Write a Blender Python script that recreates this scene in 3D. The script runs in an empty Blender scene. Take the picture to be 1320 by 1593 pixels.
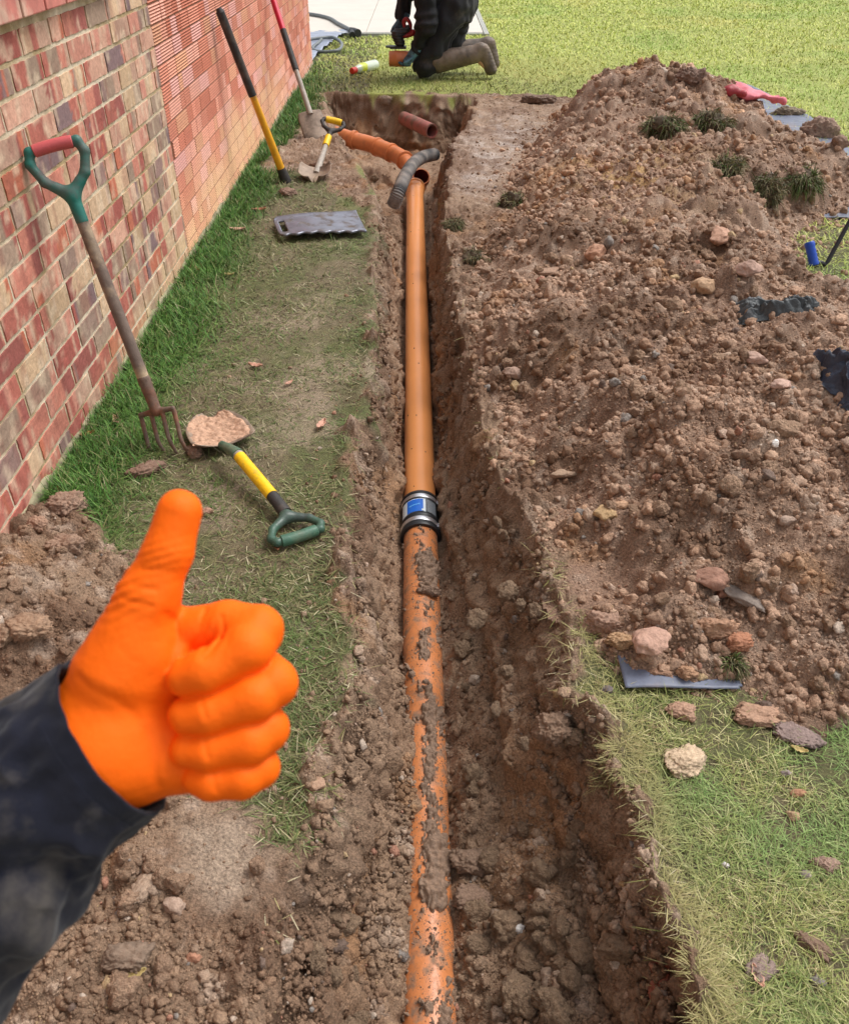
import bpy, math, random
import numpy as np
from mathutils import Vector, Matrix

# ------------------------------------------------------------------ camera, world, sun, exposure
SC = bpy.context.scene
COL = SC.collection
R = math.radians
H = 1.45
TH = R(36.4)
FPX = 1322.0
cam_d = bpy.data.cameras.new('camera')
cam = bpy.data.objects.new('camera', cam_d)
COL.objects.link(cam)
cam.location = (0, 0, H)
cam.rotation_euler = (R(90) - TH, 0, 0)
cam_d.sensor_fit = 'HORIZONTAL'
cam_d.sensor_width = 36
cam_d.lens = 36 * FPX / 1320
cam_d.clip_start = 0.02
cam_d.clip_end = 2000
cam_d.dof.use_dof = True
cam_d.dof.focus_distance = 3.2
cam_d.dof.aperture_fstop = cam_d.lens / 2.0
SC.camera = cam

SUN_EL, SUN_AZ = 58, 62        # azimuth clockwise from +Y
w = bpy.data.worlds.new('World'); SC.world = w; w.use_nodes = True
nt = w.node_tree; nt.nodes.clear()
sky = nt.nodes.new('ShaderNodeTexSky'); sky.sky_type = 'NISHITA'; sky.sun_disc = False
sky.sun_elevation = R(SUN_EL); sky.sun_rotation = R(SUN_AZ)
sky.air_density = 1.0; sky.dust_density = 4.0; sky.ozone_density = 1.0
hs = nt.nodes.new('ShaderNodeHueSaturation'); hs.inputs['Saturation'].default_value = 0.22
bg = nt.nodes.new('ShaderNodeBackground'); bg.inputs[1].default_value = 0.15
wo = nt.nodes.new('ShaderNodeOutputWorld')
nt.links.new(sky.outputs[0], hs.inputs['Color']); nt.links.new(hs.outputs[0], bg.inputs[0]); nt.links.new(bg.outputs[0], wo.inputs[0])
sl = bpy.data.lights.new('sun', 'SUN'); sl.energy = 1.25; sl.angle = R(22); sl.color = (1, .97, .93)
so = bpy.data.objects.new('sun', sl); COL.objects.link(so)
sdir = Vector((math.sin(R(SUN_AZ)) * math.cos(R(SUN_EL)), math.cos(R(SUN_AZ)) * math.cos(R(SUN_EL)), math.sin(R(SUN_EL))))
so.rotation_euler = sdir.to_track_quat('Z', 'Y').to_euler()
so.location = (3, 3, 6)
SC.view_settings.view_transform = 'Standard'; SC.view_settings.look = 'None'
SC.view_settings.gamma = 1; SC.view_settings.exposure = 0.42
SC.cycles.use_denoising = True

# ------------------------------------------------------------------ measuring helpers (photo pixel -> place)
CT, ST = math.cos(TH), math.sin(TH)
def ray(px, py):
    u = (px - 660) / FPX; v = (796.5 - py) / FPX
    return u, CT + v * ST, -ST + v * CT
def P(px, py, z=0.0):
    a, b, c = ray(px, py); t = (z - H) / c
    return np.array([a * t, b * t, z])
def PX(px, py, x):
    a, b, c = ray(px, py); t = x / a
    return np.array([x, b * t, H + c * t])
def PY(px, py, y):
    a, b, c = ray(px, py); t = y / b
    return np.array([a * t, y, H + c * t])
def lin(r, g=None, b=None):
    if g is None: r, g, b = r
    f = lambda c: ((c / 255 + .055) / 1.055) ** 2.4 if c > 10 else c / 255 / 12.92
    return np.array([f(r), f(g), f(b)])

# ------------------------------------------------------------------ noise
def _h(ix, iy, iz, s):
    n = (ix.astype(np.int64) * 374761393 + iy.astype(np.int64) * 668265263 + iz.astype(np.int64) * 2147483647 + s * 974634777) & 0xffffffff
    n = ((n ^ (n >> 13)) * 1274126177) & 0xffffffff
    n = ((n ^ (n >> 15)) * 2246822519) & 0xffffffff
    return ((n ^ (n >> 16)) & 0xffffff) / float(0xffffff)
def vn2(x, y, s=0):
    ix = np.floor(x); iy = np.floor(y); fx = x - ix; fy = y - iy
    fx = fx * fx * fx * (fx * (fx * 6 - 15) + 10); fy = fy * fy * fy * (fy * (fy * 6 - 15) + 10)
    z = np.zeros_like(ix)
    a = _h(ix, iy, z, s); b = _h(ix + 1, iy, z, s); c = _h(ix, iy + 1, z, s); d = _h(ix + 1, iy + 1, z, s)
    return (a + (b - a) * fx) * (1 - fy) + (c + (d - c) * fx) * fy
def fbm(x, y, sc, oct=4, s=0, g=.5):
    a = 1.; t = 0.; n = 0.; f = 1 / sc
    for o in range(oct):
        t = t + a * (vn2(x * f + o * 17.3, y * f - o * 9.1, s + o) * 2 - 1); n += a; a *= g; f *= 2.03
    return t / n
def vn3(p, s=0):
    i = np.floor(p); f = p - i; f = f * f * (3 - 2 * f)
    r = 0
    for dx in (0, 1):
        wx = f[..., 0] if dx else 1 - f[..., 0]
        for dy in (0, 1):
            wy = f[..., 1] if dy else 1 - f[..., 1]
            for dz in (0, 1):
                wz = f[..., 2] if dz else 1 - f[..., 2]
                r = r + _h(i[..., 0] + dx, i[..., 1] + dy, i[..., 2] + dz, s) * wx * wy * wz
    return r * 2 - 1
def lumps(x, y, sc, s=0, cover=.8):
    """rounded clod relief: 0..1"""
    X = x / sc; Y = y / sc; ix = np.floor(X); iy = np.floor(Y); z = np.zeros_like(ix)
    best = np.zeros_like(X)
    for dx in (-1, 0, 1):
        for dy in (-1, 0, 1):
            jx = ix + dx; jy = iy + dy
            cx = jx + _h(jx, jy, z, s); cy = jy + _h(jx, jy, z, s + 5)
            rr = .28 + .42 * _h(jx, jy, z, s + 9)
            on = _h(jx, jy, z, s + 13) < cover
            d = ((X - cx) ** 2 + (Y - cy) ** 2) / rr ** 2
            best = np.maximum(best, np.where(on, np.sqrt(np.clip(1 - d, 0, 1)) * rr * 1.5, 0))
    return best
def sstep(a, b, x):
    t = np.clip((x - a) / (b - a), 0, 1); return t * t * (3 - 2 * t)
def polysd(x, y, poly):
    """signed distance, positive inside"""
    poly = np.asarray(poly, float); n = len(poly)
    d = np.full(x.shape, 1e9); ins = np.zeros(x.shape, bool)
    for i in range(n):
        a = poly[i]; b = poly[(i + 1) % n]; e = b - a
        wx = x - a[0]; wy = y - a[1]
        t = np.clip((wx * e[0] + wy * e[1]) / (e @ e), 0, 1)
        d = np.minimum(d, (wx - e[0] * t) ** 2 + (wy - e[1] * t) ** 2)
        c = (a[1] > y) != (b[1] > y)
        with np.errstate(divide='ignore', invalid='ignore'):
            xi = e[0] * (y - a[1]) / (e[1] if e[1] != 0 else 1e-9) + a[0]
        ins ^= c & (x < xi)
    d = np.sqrt(d)
    return np.where(ins, d, -d)
def gp(pts): return [P(a, b)[:2] for a, b in pts]

# ------------------------------------------------------------------ mesh helpers
def mesh_np(name, V, faces, mat=None, parent=None, smooth=True, col=None, mats=None):
    me = bpy.data.meshes.new(name)
    V = np.asarray(V, np.float32); me.vertices.add(len(V)); me.vertices.foreach_set('co', V.ravel())
    if isinstance(faces, np.ndarray): faces = [faces]
    faces = [np.asarray(f, np.int32) for f in faces if len(f)]
    tot = np.concatenate([f.ravel() for f in faces])
    ln = np.concatenate([np.full(len(f), f.shape[1], np.int32) for f in faces])
    st = np.concatenate([[0], np.cumsum(ln)[:-1]]).astype(np.int32)
    me.loops.add(len(tot)); me.loops.foreach_set('vertex_index', tot)
    me.polygons.add(len(ln)); me.polygons.foreach_set('loop_start', st); me.polygons.foreach_set('loop_total', ln)
    me.polygons.foreach_set('use_smooth', np.full(len(ln), smooth))
    if col is not None:
        ca = me.color_attributes.new('col', 'FLOAT_COLOR', 'POINT')
        c4 = np.ones((len(V), 4), np.float32); c4[:, :3] = col; ca.data.foreach_set('color', c4.ravel())
    me.update(calc_edges=True)
    o = bpy.data.objects.new(name, me); COL.objects.link(o)
    if mat: me.materials.append(mat)
    if parent: o.parent = parent
    return o
def empty(name, loc, label, cat, group=None, rz=0):
    o = bpy.data.objects.new(name, None); COL.objects.link(o); o.location = loc; o.rotation_euler[2] = rz
    o.empty_display_size = .05
    return tag(o, label, cat, group)
def tag(o, label=None, cat=None, group=None, kind=None):
    if label: o['label'] = label
    if cat: o['category'] = cat
    if group: o['group'] = group
    if kind: o['kind'] = kind
    return o
class MB:
    def __init__(s): s.V = []; s.F = []; s.n = 0
    def add(s, V, F):
        V = np.asarray(V, float)
        for f in F: s.F.append([i + s.n for i in f])
        s.V.append(V); s.n += len(V); return s
    def build(s, name, mat, parent=None, origin=(0, 0, 0), smooth=True, bevel=0):
        V = np.concatenate(s.V) - np.asarray(origin, float)
        me = bpy.data.meshes.new(name); me.from_pydata([tuple(v) for v in V], [], s.F); me.materials.append(mat)
        me.polygons.foreach_set('use_smooth', [smooth] * len(me.polygons)); me.update()
        o = bpy.data.objects.new(name, me); COL.objects.link(o)
        if parent: o.parent = parent
        if bevel:
            b = o.modifiers.new('b', 'BEVEL'); b.width = bevel; b.segments = 2; b.limit_method = 'ANGLE'
        if smooth and not bevel:
            try: me.set_sharp_from_angle(angle=R(40))
            except Exception: pass
        return o
    def box(s, c, size, M=None):
        sx, sy, sz = [q / 2 for q in size]
        V = np.array([[i * sx, j * sy, k * sz] for i in (-1, 1) for j in (-1, 1) for k in (-1, 1)])
        if M is not None: V = V @ np.array(M).T
        return s.add(V + np.array(c), [(0, 1, 3, 2), (4, 6, 7, 5), (0, 4, 5, 1), (2, 3, 7, 6), (0, 2, 6, 4), (1, 5, 7, 3)])
    def tube(s, pts, rad, seg=16, closed=False, cap=True, flat=None):
        pts = np.asarray(pts, float); n = len(pts)
        rad = np.full(n, rad) if np.isscalar(rad) else np.asarray(rad, float)
        if closed: T = np.roll(pts, -1, 0) - np.roll(pts, 1, 0)
        else: T = np.gradient(pts, axis=0)
        T /= np.linalg.norm(T, axis=1)[:, None] + 1e-12
        up = np.array([0, 0, 1.]) if abs(T[0][2]) < .9 else np.array([0, 1., 0])
        N = np.cross(T[0], up); N /= np.linalg.norm(N); V = []
        for i in range(n):
            N = N - T[i] * (N @ T[i]); N /= np.linalg.norm(N); B = np.cross(T[i], N)
            a = np.linspace(0, 2 * np.pi, seg, endpoint=False)[:, None]
            V.append(pts[i] + rad[i] * (np.cos(a) * N + np.sin(a) * B * (flat or 1)))
        V = np.concatenate(V); F = []
        m = n if closed else n - 1
        for i in range(m):
            for j in range(seg):
                k = (j + 1) % seg; i2 = (i + 1) % n
                F.append((i * seg + j, i * seg + k, i2 * seg + k, i2 * seg + j))
        if cap and not closed:
            F.append(tuple(range(seg))[::-1]); F.append(tuple((n - 1) * seg + j for j in range(seg)))
        return s.add(V, F)
def spline(pts, n=40, closed=False):
    pts = np.asarray(pts, float); m = len(pts); out = []
    segs = m if closed else m - 1
    for i in range(segs):
        g = lambda k: pts[k % m] if closed else pts[min(max(k, 0), m - 1)]
        p0, p1, p2, p3 = g(i - 1), g(i), g(i + 1), g(i + 2)
        k = max(2, n // segs)
        for t in np.linspace(0, 1, k, endpoint=False):
            out.append(.5 * ((2 * p1) + (-p0 + p2) * t + (2 * p0 - 5 * p1 + 4 * p2 - p3) * t * t + (-p0 + 3 * p1 - 3 * p2 + p3) * t ** 3))
    if not closed: out.append(pts[-1])
    return np.array(out)

# signed-distance modelling
def rc(p, a, b, ra, rb):
    a = np.array(a, float); b = np.array(b, float); ba = b - a
    h = np.clip(((p - a) @ ba) / (ba @ ba), 0, 1)
    return np.linalg.norm(p - a - h[..., None] * ba, axis=-1) - (ra + (rb - ra) * h)
def ell(p, c, r, M=None):
    q = p - np.array(c, float)
    if M is not None: q = q @ np.array(M)
    r = np.array(r, float); k = np.linalg.norm(q / r, axis=-1)
    return (k - 1) * r.min() * .5 + (k - 1) * r.mean() * .5
def smin(a, b, k):
    h = np.clip(.5 + .5 * (b - a) / k, 0, 1); return b + (a - b) * h - k * h * (1 - h)
def nets(fn, lo, hi, res):
    lo = np.array(lo, float); hi = np.array(hi, float)
    n = np.ceil((hi - lo) / res).astype(int) + 1
    ax = [lo[i] + np.arange(n[i]) * res for i in range(3)]
    G = np.stack(np.meshgrid(*ax, indexing='ij'), -1)
    V = np.empty(n)
    for i in range(0, n[0], 16): V[i:i + 16] = fn(G[i:i + 16])
    m = n - 1
    acc = np.zeros(tuple(m) + (3,)); cnt = np.zeros(tuple(m))
    sl_ = lambda o: V[o[0]:o[0] + m[0], o[1]:o[1] + m[1], o[2]:o[2] + m[2]]
    for d in range(3):
        for a in (0, 1):
            for b in (0, 1):
                o1 = [0, 0, 0]; oth = [q for q in range(3) if q != d]; o1[oth[0]] = a; o1[oth[1]] = b
                o2 = list(o1); o2[d] = 1
                v1 = sl_(o1); v2 = sl_(o2); cr = (v1 < 0) != (v2 < 0)
                with np.errstate(divide='ignore', invalid='ignore'): t = np.where(cr, v1 / (v1 - v2), 0)
                cnt += cr
                for q in range(3): acc[..., q] += np.where(cr, o1[q] + (t if q == d else 0), 0)
    act = cnt > 0; idx = -np.ones(tuple(m), np.int64); idx[act] = np.arange(act.sum())
    cells = np.argwhere(act); verts = (cells + acc[act] / cnt[act][:, None]) * res + lo
    F = []
    s = V < 0
    for d in range(3):
        e, f = [q for q in range(3) if q != d]
        A = np.take(s, range(0, n[d] - 1), axis=d); B = np.take(s, range(1, n[d]), axis=d)
        cr = np.argwhere(A != B)
        ok = (cr[:, e] > 0) & (cr[:, f] > 0) & (cr[:, e] < m[e]) & (cr[:, f] < m[f]); cr = cr[ok]
        inside = A[cr[:, 0], cr[:, 1], cr[:, 2]]
        def cid(de, df):
            c = cr.copy(); c[:, e] -= de; c[:, f] -= df; return idx[c[:, 0], c[:, 1], c[:, 2]]
        q = np.stack([cid(1, 1), cid(0, 1), cid(0, 0), cid(1, 0)], 1)
        flip = inside if d != 1 else ~inside
        q = np.where(flip[:, None], q, q[:, ::-1]); F.append(q)
    F = np.concatenate(F)
    return verts, F[(F >= 0).all(1)]

# ------------------------------------------------------------------ materials
def M_(name, col=None, rough=.7, attr=False, var=.25, vsc=20, bump=.3, bsc=60, bdist=.004, metal=0, spec=.5, col2=None, m2sc=6, m2lo=.45, m2hi=.6, fine=None, coat=0, rough2=None, obj=True, stretch=None, sheen=0, trans=0):
    m = bpy.data.materials.new(name); m.use_nodes = True; T = m.node_tree; N = T.nodes; L = T.links
    b = N['Principled BSDF']
    b.inputs['Roughness'].default_value = rough; b.inputs['Metallic'].default_value = metal
    b.inputs['Specular IOR Level'].default_value = spec; b.inputs['Coat Weight'].default_value = coat
    if sheen: b.inputs['Sheen Weight'].default_value = sheen
    if trans: b.inputs['Transmission Weight'].default_value = trans
    tc = N.new('ShaderNodeTexCoord'); co = tc.outputs['Object']
    if stretch:
        mp = N.new('ShaderNodeMapping'); mp.inputs['Scale'].default_value = stretch; L.new(co, mp.inputs[0]); co = mp.outputs[0]
    def noise(sc, det=4, r=.55):
        n = N.new('ShaderNodeTexNoise'); n.inputs['Scale'].default_value = sc; n.inputs['Detail'].default_value = det; n.inputs['Roughness'].default_value = r
        L.new(co, n.inputs['Vector']); return n.outputs[0]
    if attr:
        a = N.new('ShaderNodeAttribute'); a.attribute_name = 'col'; c = a.outputs['Color']
    else:
        rgb = N.new('ShaderNodeRGB'); rgb.outputs[0].default_value = (*col, 1); c = rgb.outputs[0]
    if col2 is not None:
        rm = N.new('ShaderNodeMapRange'); rm.inputs[1].default_value = m2lo; rm.inputs[2].default_value = m2hi
        L.new(noise(m2sc, 6, .6), rm.inputs[0])
        mx = N.new('ShaderNodeMix'); mx.data_type = 'RGBA'; L.new(rm.outputs[0], mx.inputs[0]); L.new(c, mx.inputs[6]); mx.inputs[7].default_value = (*col2, 1); c = mx.outputs[2]
        if rough2 is not None:
            r2 = N.new('ShaderNodeMapRange'); r2.inputs[3].default_value = rough; r2.inputs[4].default_value = rough2
            L.new(rm.outputs[0], r2.inputs[0]); L.new(r2.outputs[0], b.inputs['Roughness'])
    if var:
        vr = N.new('ShaderNodeMapRange'); vr.inputs[1].default_value = .3; vr.inputs[2].default_value = .7; vr.inputs[3].default_value = 1 - var; vr.inputs[4].default_value = 1 + var
        L.new(noise(vsc, 6, .65), vr.inputs[0])
        vm = N.new('ShaderNodeVectorMath'); vm.operation = 'SCALE'; L.new(c, vm.inputs[0]); L.new(vr.outputs[0], vm.inputs['Scale']); c = vm.outputs[0]
    L.new(c, b.inputs['Base Color'])
    if bump:
        h = noise(bsc, 8, .62)
        bp = N.new('ShaderNodeBump'); bp.inputs['Strength'].default_value = bump; bp.inputs['Distance'].default_value = bdist
        L.new(h, bp.inputs['Height']); L.new(bp.outputs[0], b.inputs['Normal'])
    return m
MUD = lin(122, 98, 78)
m_soil = M_('soil', attr=True, rough=.78, var=.55, vsc=170, bump=1, bsc=190, bdist=.009, spec=.4)
m_clod = M_('clod_soil', lin(148, 112, 92), rough=.85, var=.35, vsc=55, bump=.9, bsc=90, bdist=.005, spec=.3)
m_crumb = M_('crumb_soil', attr=True, rough=.8, var=.4, vsc=190, bump=1, bsc=260, bdist=.005, spec=.35)
m_grass = M_('grass_blades', attr=True, rough=.6, var=0, bump=0, spec=.25)
m_brick = M_('brick_face', attr=True, rough=.88, var=.2, vsc=70, bump=.8, bsc=140, bdist=.002, spec=.25)
m_mortar = M_('mortar', lin(216, 202, 176), rough=.95, var=.18, vsc=25, bump=.9, bsc=180, bdist=.003, col2=lin(168, 148, 110), m2sc=3)
m_pipe = M_('orange_plastic', lin(228, 150, 88), rough=.33, var=.05, vsc=3, bump=.05, bsc=30, bdist=.001, spec=.5)
m_pipem = M_('muddy_orange_plastic', lin(206, 130, 80), rough=.34, var=.1, vsc=60, col2=lin(142, 112, 90), m2sc=32, m2lo=.5, m2hi=.66, rough2=.85, bump=.5, bsc=90, bdist=.002)
m_rubber = M_('black_rubber', lin(38, 39, 42), rough=.45, var=.15, vsc=40, bump=.2)
m_steel = M_('clamp_steel', lin(225, 225, 230), rough=.35, metal=.9, var=.08, bump=.1)
m_glove = M_('orange_nitrile', (1.0, .15, .003), rough=.6, var=.05, vsc=30, bump=.5, bsc=420, bdist=.0006, spec=.2)
m_sleeve = M_('navy_cloth', lin(22, 24, 36), rough=.92, var=.4, vsc=22, col2=lin(116, 108, 96), m2sc=17, m2lo=.55, m2hi=.95, bump=.6, bsc=700, bdist=.0006, spec=.2, sheen=.15)

# ------------------------------------------------------------------ ground shape
def tab(pts, z=0):
    w_ = np.array([P(a, b, z)[:2] for a, b in pts]); o = np.argsort(w_[:, 1]); return w_[o, 1], w_[o, 0]
LY, LX = tab([(506, 148), (510, 175), (522, 215), (560, 255), (588, 310), (586, 380), (584, 430), (585, 540), (572, 640), (546, 740), (545, 870), (549, 960), (543, 1100), (522, 1180), (480, 1300), (440, 1450), (420, 1600), (400, 2000)])
RY, RX = tab([(738, 148), (728, 180), (705, 225), (700, 260), (688, 340), (698, 420), (712, 500), (735, 600), (780, 760), (845, 870), (868, 950), (885, 1090), (940, 1130), (985, 1230), (1008, 1330), (1040, 1450), (1076, 1600), (1150, 2000)])
YEND = P(620, 148)[1]
def lipL(y): return np.interp(y, LY, LX)
def lipR(y): return np.interp(y, RY, RX)
PIPE_A = P(645, 290, -.25); PIPE_B = P(665, 1500, -.41)
def pipe_at(y):
    t = (y - PIPE_A[1]) / (PIPE_B[1] - PIPE_A[1]); return PIPE_A + (PIPE_B - PIPE_A) * t
COUP_Y = P(667, 795, -.32)[1]
def axis_z(y): return np.interp(y, [PIPE_B[1], PIPE_A[1]], [PIPE_B[2], PIPE_A[2]])
def depth(y): return np.interp(y, [0, .8, COUP_Y - .3, COUP_Y + .3, 5.6, 6.3, YEND], [.40, .39, .37, .37, .335, .38, .42])
SOILBL = gp([(-900, 800), (0, 800), (90, 768), (200, 845), (262, 950), (330, 1230), (400, 1270), (425, 1350), (500, 1360), (520, 1700), (-1500, 1700)])
SOILR = gp([(670, 600), (655, 420), (675, 250), (700, 150), (830, 150), (950, 152), (1000, 300), (900, 880), (868, 945), (830, 940), (740, 800)])
SOILT = gp([(392, 262), (440, 230), (470, 200), (515, 150), (560, 250), (588, 330), (520, 300), (470, 262), (420, 270)])
HEAP = gp([(868, 905), (900, 960), (935, 1030), (1000, 1055), (1160, 1075), (1200, 1130), (1330, 1165), (1600, 1150), (1750, 800), (1600, 540), (1340, 500), (1268, 468), (1222, 405), (1240, 348), (1330, 335), (1420, 310), (1310, 262), (1215, 212), (1130, 172), (1060, 150), (965, 150), (930, 168), (860, 180), (800, 290), (745, 400), (742, 540), (790, 730), (840, 850)])
LHEAP = gp([(-700, 830), (0, 805), (80, 775), (130, 790), (200, 860), (235, 950), (215, 1060), (100, 1150), (-700, 1300)])
rng = np.random.default_rng(7)

def ground_fields(x, y):
    n1 = fbm(x, y, .12, 3, 3) * .03 + fbm(x, y, .03, 2, 8) * .008
    near = sstep(7, 2, y)
    L = lipL(y + fbm(x, y, .2, 2, 41) * .03) + fbm(y, x * .3, .16, 3, 21) * .03 - n1 * .4
    Rr = lipR(y) + fbm(y, x * .3 + 7, .14, 3, 23) * (.03 + .05 * sstep(5, 6.5, y)) + n1 * .4
    wl = np.interp(y, [.8, 1.1, 2, 6, 7], [.2, .16, .1, .1, .2]); wr = np.interp(y, [1, 1.6, 2.8, 4, 6, 7], [.08, .15, .12, .08, .07, .16])
    sL = np.clip((x - L) / wl, 0, 1); sR = np.clip((Rr - x) / wr, 0, 1)
    YE = YEND + fbm(x, y * .6, .5, 2, 61, .4) * .26
    sE = np.clip((YE - y) / .12, 0, 1)
    f = lambda s: s ** .8 * (1 - .12 * np.sin(s * 9))
    t = np.minimum(np.minimum(f(sL), f(sR)), f(sE)); t = t / t.max() if False else np.clip(t * 1.06, 0, 1)
    inT = np.minimum(np.minimum(x - L, Rr - x), YE - y)
    soil = np.maximum.reduce([polysd(x, y, SOILBL), polysd(x, y, SOILR), polysd(x, y, SOILT), inT + .02]) + n1 * 2.2 + fbm(x, y, .45, 4, 66, .6) * .22 * sstep(5, 6.5, y) * (inT < 0)
    return L, Rr, t, inT, soil
def ground_z(x, y):
    L, Rr, t, inT, soil = ground_fields(x, y)
    s = sstep(-.03, .04, soil)
    base = fbm(x, y, .6, 3, 31) * .015
    rough = fbm(x, y, .22, 5, 33, .55) * .035 + lumps(x, y, .075, 50, .5) * .03 + lumps(x, y, .035, 51, .7) * .018 + lumps(x, y, .017, 52, .8) * .009
    # long smeared ridges on the right part of the trench floor
    streak = fbm(x * 9, y, .5, 3, 71) * .02 + lumps(x, y, .11, 72, .5) * .03
    px = np.interp(y, [PIPE_B[1], PIPE_A[1]], [PIPE_B[0], PIPE_A[0]])
    pd = np.abs(x - px)
    rough = rough * np.where(t < .3, 1 - .55 * sstep(4, 5.2, y), 1)
    z = base + rough * s * np.where(t > .5, .8, 1) - t * depth(y)
    z = z + np.where(t > .6, streak, 0) * sstep(.07, .15, pd)
    # bedding: hollow gutter under the pipe
    gut = sstep(.1, .055, pd) * (t > .55) * (y < PIPE_A[1] + .1)
    z = z - gut * .035
    # right side floor higher in the near part
    z = z + np.where((x > px + .1) & (y < 2.2), sstep(.08, .3, x - px) * .10 * sstep(.2, 1, t), 0)
    z = z + lheap_z(x, y)
    tr_ = sstep(-.1, .2, polysd(x, y, gp([(745, 190), (850, 175), (880, 230), (800, 290), (760, 330), (705, 300), (700, 250)])))
    z = z - rough * s * .3 * tr_ * (t < .05)
    fm = sstep(1.5, 1.2, y) * sstep(-.05, -.12, x - L) * (.35 + .65 * sstep(-.1, .3, fbm(x, y, .35, 3, 75)))
    p2 = sstep(-.03, .05, polysd(x, y, gp([(250, 1270), (400, 1250), (440, 1330), (430, 1420), (330, 1440), (260, 1360)])))
    z = z - rough * s * np.maximum(.62 * fm, .8 * p2) * (t < .05)
    # dirt turned up along the lips
    z = z + sstep(.05, 0, np.abs(inT + .03)) * .012 * (1 - t)
    return z
def lheap_z(x, y):
    d = polysd(x, y, LHEAP) + fbm(x, y, .2, 3, 88) * .04
    return .13 * sstep(0, .35, d) * (1 + .4 * fbm(x, y, .25, 3, 89))
def heap_z(x, y):
    d = polysd(x, y, HEAP) + fbm(x, y, .4, 5, 91, .6) * .17
    A = P(1075, 250)[:2]; Bc = P(1120, 640)[:2]
    g = lambda c, sx, sy: np.exp(-((x - c[0]) / sx) ** 2 - ((y - c[1]) / sy) ** 2)
    h = .13 + .27 * g((1.65, 6.25), .6, .7) + .12 * g((1.42, 6.5), .3, .35) + .16 * g((1.15, 2.9), .55, .8) + .16 * g((1.75, 4.6), .8, .9) + .10 * g((1.0, 2.0), .5, .4)
    h = h * (1 + .28 * fbm(x, y, .5, 4, 93)) * sstep(-.02, .42, d) ** .75
    h = np.where(d < 0, np.minimum(h, d * .3), h)
    amp = sstep(-.02, .12, d)
    wx = x + fbm(x, y, .06, 3, 94) * .02; wy = y + fbm(x, y, .06, 3, 99) * .02
    h = h + amp * (fbm(x, y, .26, 6, 95, .6) * .085 + lumps(wx, wy, .13, 92, .25) * .045 + lumps(wx, wy, .08, 96, .35) * .026 + lumps(wx, wy, .042, 97, .5) * .012 + lumps(wx, wy, .022, 98, .7) * .007)
    return h, d
def axis_vals(lo, hi, f):
    out = [lo]
    while out[-1] < hi: out.append(out[-1] + f(out[-1]))
    return np.array(out)
xs = axis_vals(-1.16, 4.3, lambda v: .0058 if v < .62 else (.009 if v < 1.8 else .02))
ys = axis_vals(.3, 9.0, lambda v: .0052 * max(.9, v * .62))
xs = np.concatenate([[-150, -40, -10, -4, -2.2, -1.6, -1.3], xs, [4.6, 5.2, 6, 8, 12, 25, 60, 150]])
ys = np.concatenate([[-60, -20, -6, -2, -.5, .1], ys, axis_vals(9.15, 20, lambda v: .12), [25, 40, 80, 160]])
GX, GY = np.meshgrid(xs, ys)
GZ = ground_z(GX, GY)
def grid_faces(nx, ny):
    i = np.arange(ny - 1)[:, None] * nx + np.arange(nx - 1)[None, :]
    i = i.ravel(); return np.stack([i, i + 1, i + nx + 1, i + nx], 1)
def mixc(a, b, t): t = np.clip(t, 0, 1)[..., None]; return a * (1 - t) + b * t
def wallcols(y):
    wl = np.interp(y, [.8, 1.1, 2, 6, 7], [.2, .16, .1, .1, .2]); wr = np.interp(y, [1, 1.6, 2.8, 4, 6, 7], [.08, .15, .12, .08, .07, .16])
    L = lipL(y); Rr = lipR(y)
    cols = [np.full_like(y, v) for v in (-150, -40, -10, -4, -2.2, -1.6, -1.3)]
    def seg(a, b, n): return [a + (b - a) * k / n for k in range(n)]
    cols += seg(np.full_like(y, -1.16), L - .035, 165) + seg(L - .035, L + wl + .02, 58) + seg(L + wl + .02, Rr - wr - .02, 48) + seg(Rr - wr - .02, Rr + .035, 52)
    e0 = Rr + .035; f_ = (1.012 ** np.arange(200) - 1) / (1.012 ** 200 - 1)
    cols += [e0 + (4.3 - e0) * q for q in f_] + [np.full_like(y, v) for v in (4.3, 4.6, 5.2, 6, 8, 12, 25, 60, 150)]
    return np.stack(cols, 1)
QX, QY = GX, GY
ysw = np.sort(np.concatenate([ys[(ys < YEND - .4) | (ys > YEND + .2)], np.arange(YEND - .4, YEND + .2, .005)]))
GX = wallcols(ysw); GY = np.repeat(ysw[:, None], GX.shape[1], 1); WZ = ground_z(GX, GY)
gL, gR, gt, gin, gsoil = ground_fields(GX, GY)
def soil_col(x, y, z, heap=False):
    a = lin(158, 130, 106) if not heap else lin(172, 140, 117)
    c = np.broadcast_to(a, x.shape + (3,)).copy()
    c = mixc(c, lin(132, 102, 80), sstep(-.1, .5, fbm(x, y, .35, 4, 101)))
    c = mixc(c, lin(168, 126, 88), sstep(.28, .55, fbm(x, y, .22, 4, 103)) * .6)
    c = mixc(c, lin(196, 172, 152), sstep(.15, .6, fbm(x, y, .05, 3, 105)) * .6)
    c = mixc(c, lin(110, 84, 66), sstep(.1, .5, fbm(x, y, .07, 4, 107)) * .45)
    return c
GC = soil_col(GX, GY, WZ) * .88
GC = mixc(GC, lin(166, 136, 110), sstep(.15, .8, gt) * .65)                       # damp soil down in the cut
GC = mixc(GC, lin(174, 120, 70), sstep(.2, .6, fbm(GX, GY, .25, 4, 111)) * (gt > .5) * .4)
turf = mixc(np.broadcast_to(lin(116, 104, 78), GX.shape + (3,)), lin(98, 100, 60), sstep(-.2, .3, fbm(GX, GY, .3, 4, 113)))
turf = mixc(turf, lin(84, 72, 52), sstep(.0, .5, fbm(GX, GY, .03, 3, 114)) * .6)
turf = mixc(turf, lin(156, 138, 116), sstep(-.1, .5, fbm(GX, GY, .22, 5, 115, .65)) * .8 * (GX < .2) * sstep(6, 3, GY))
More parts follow.
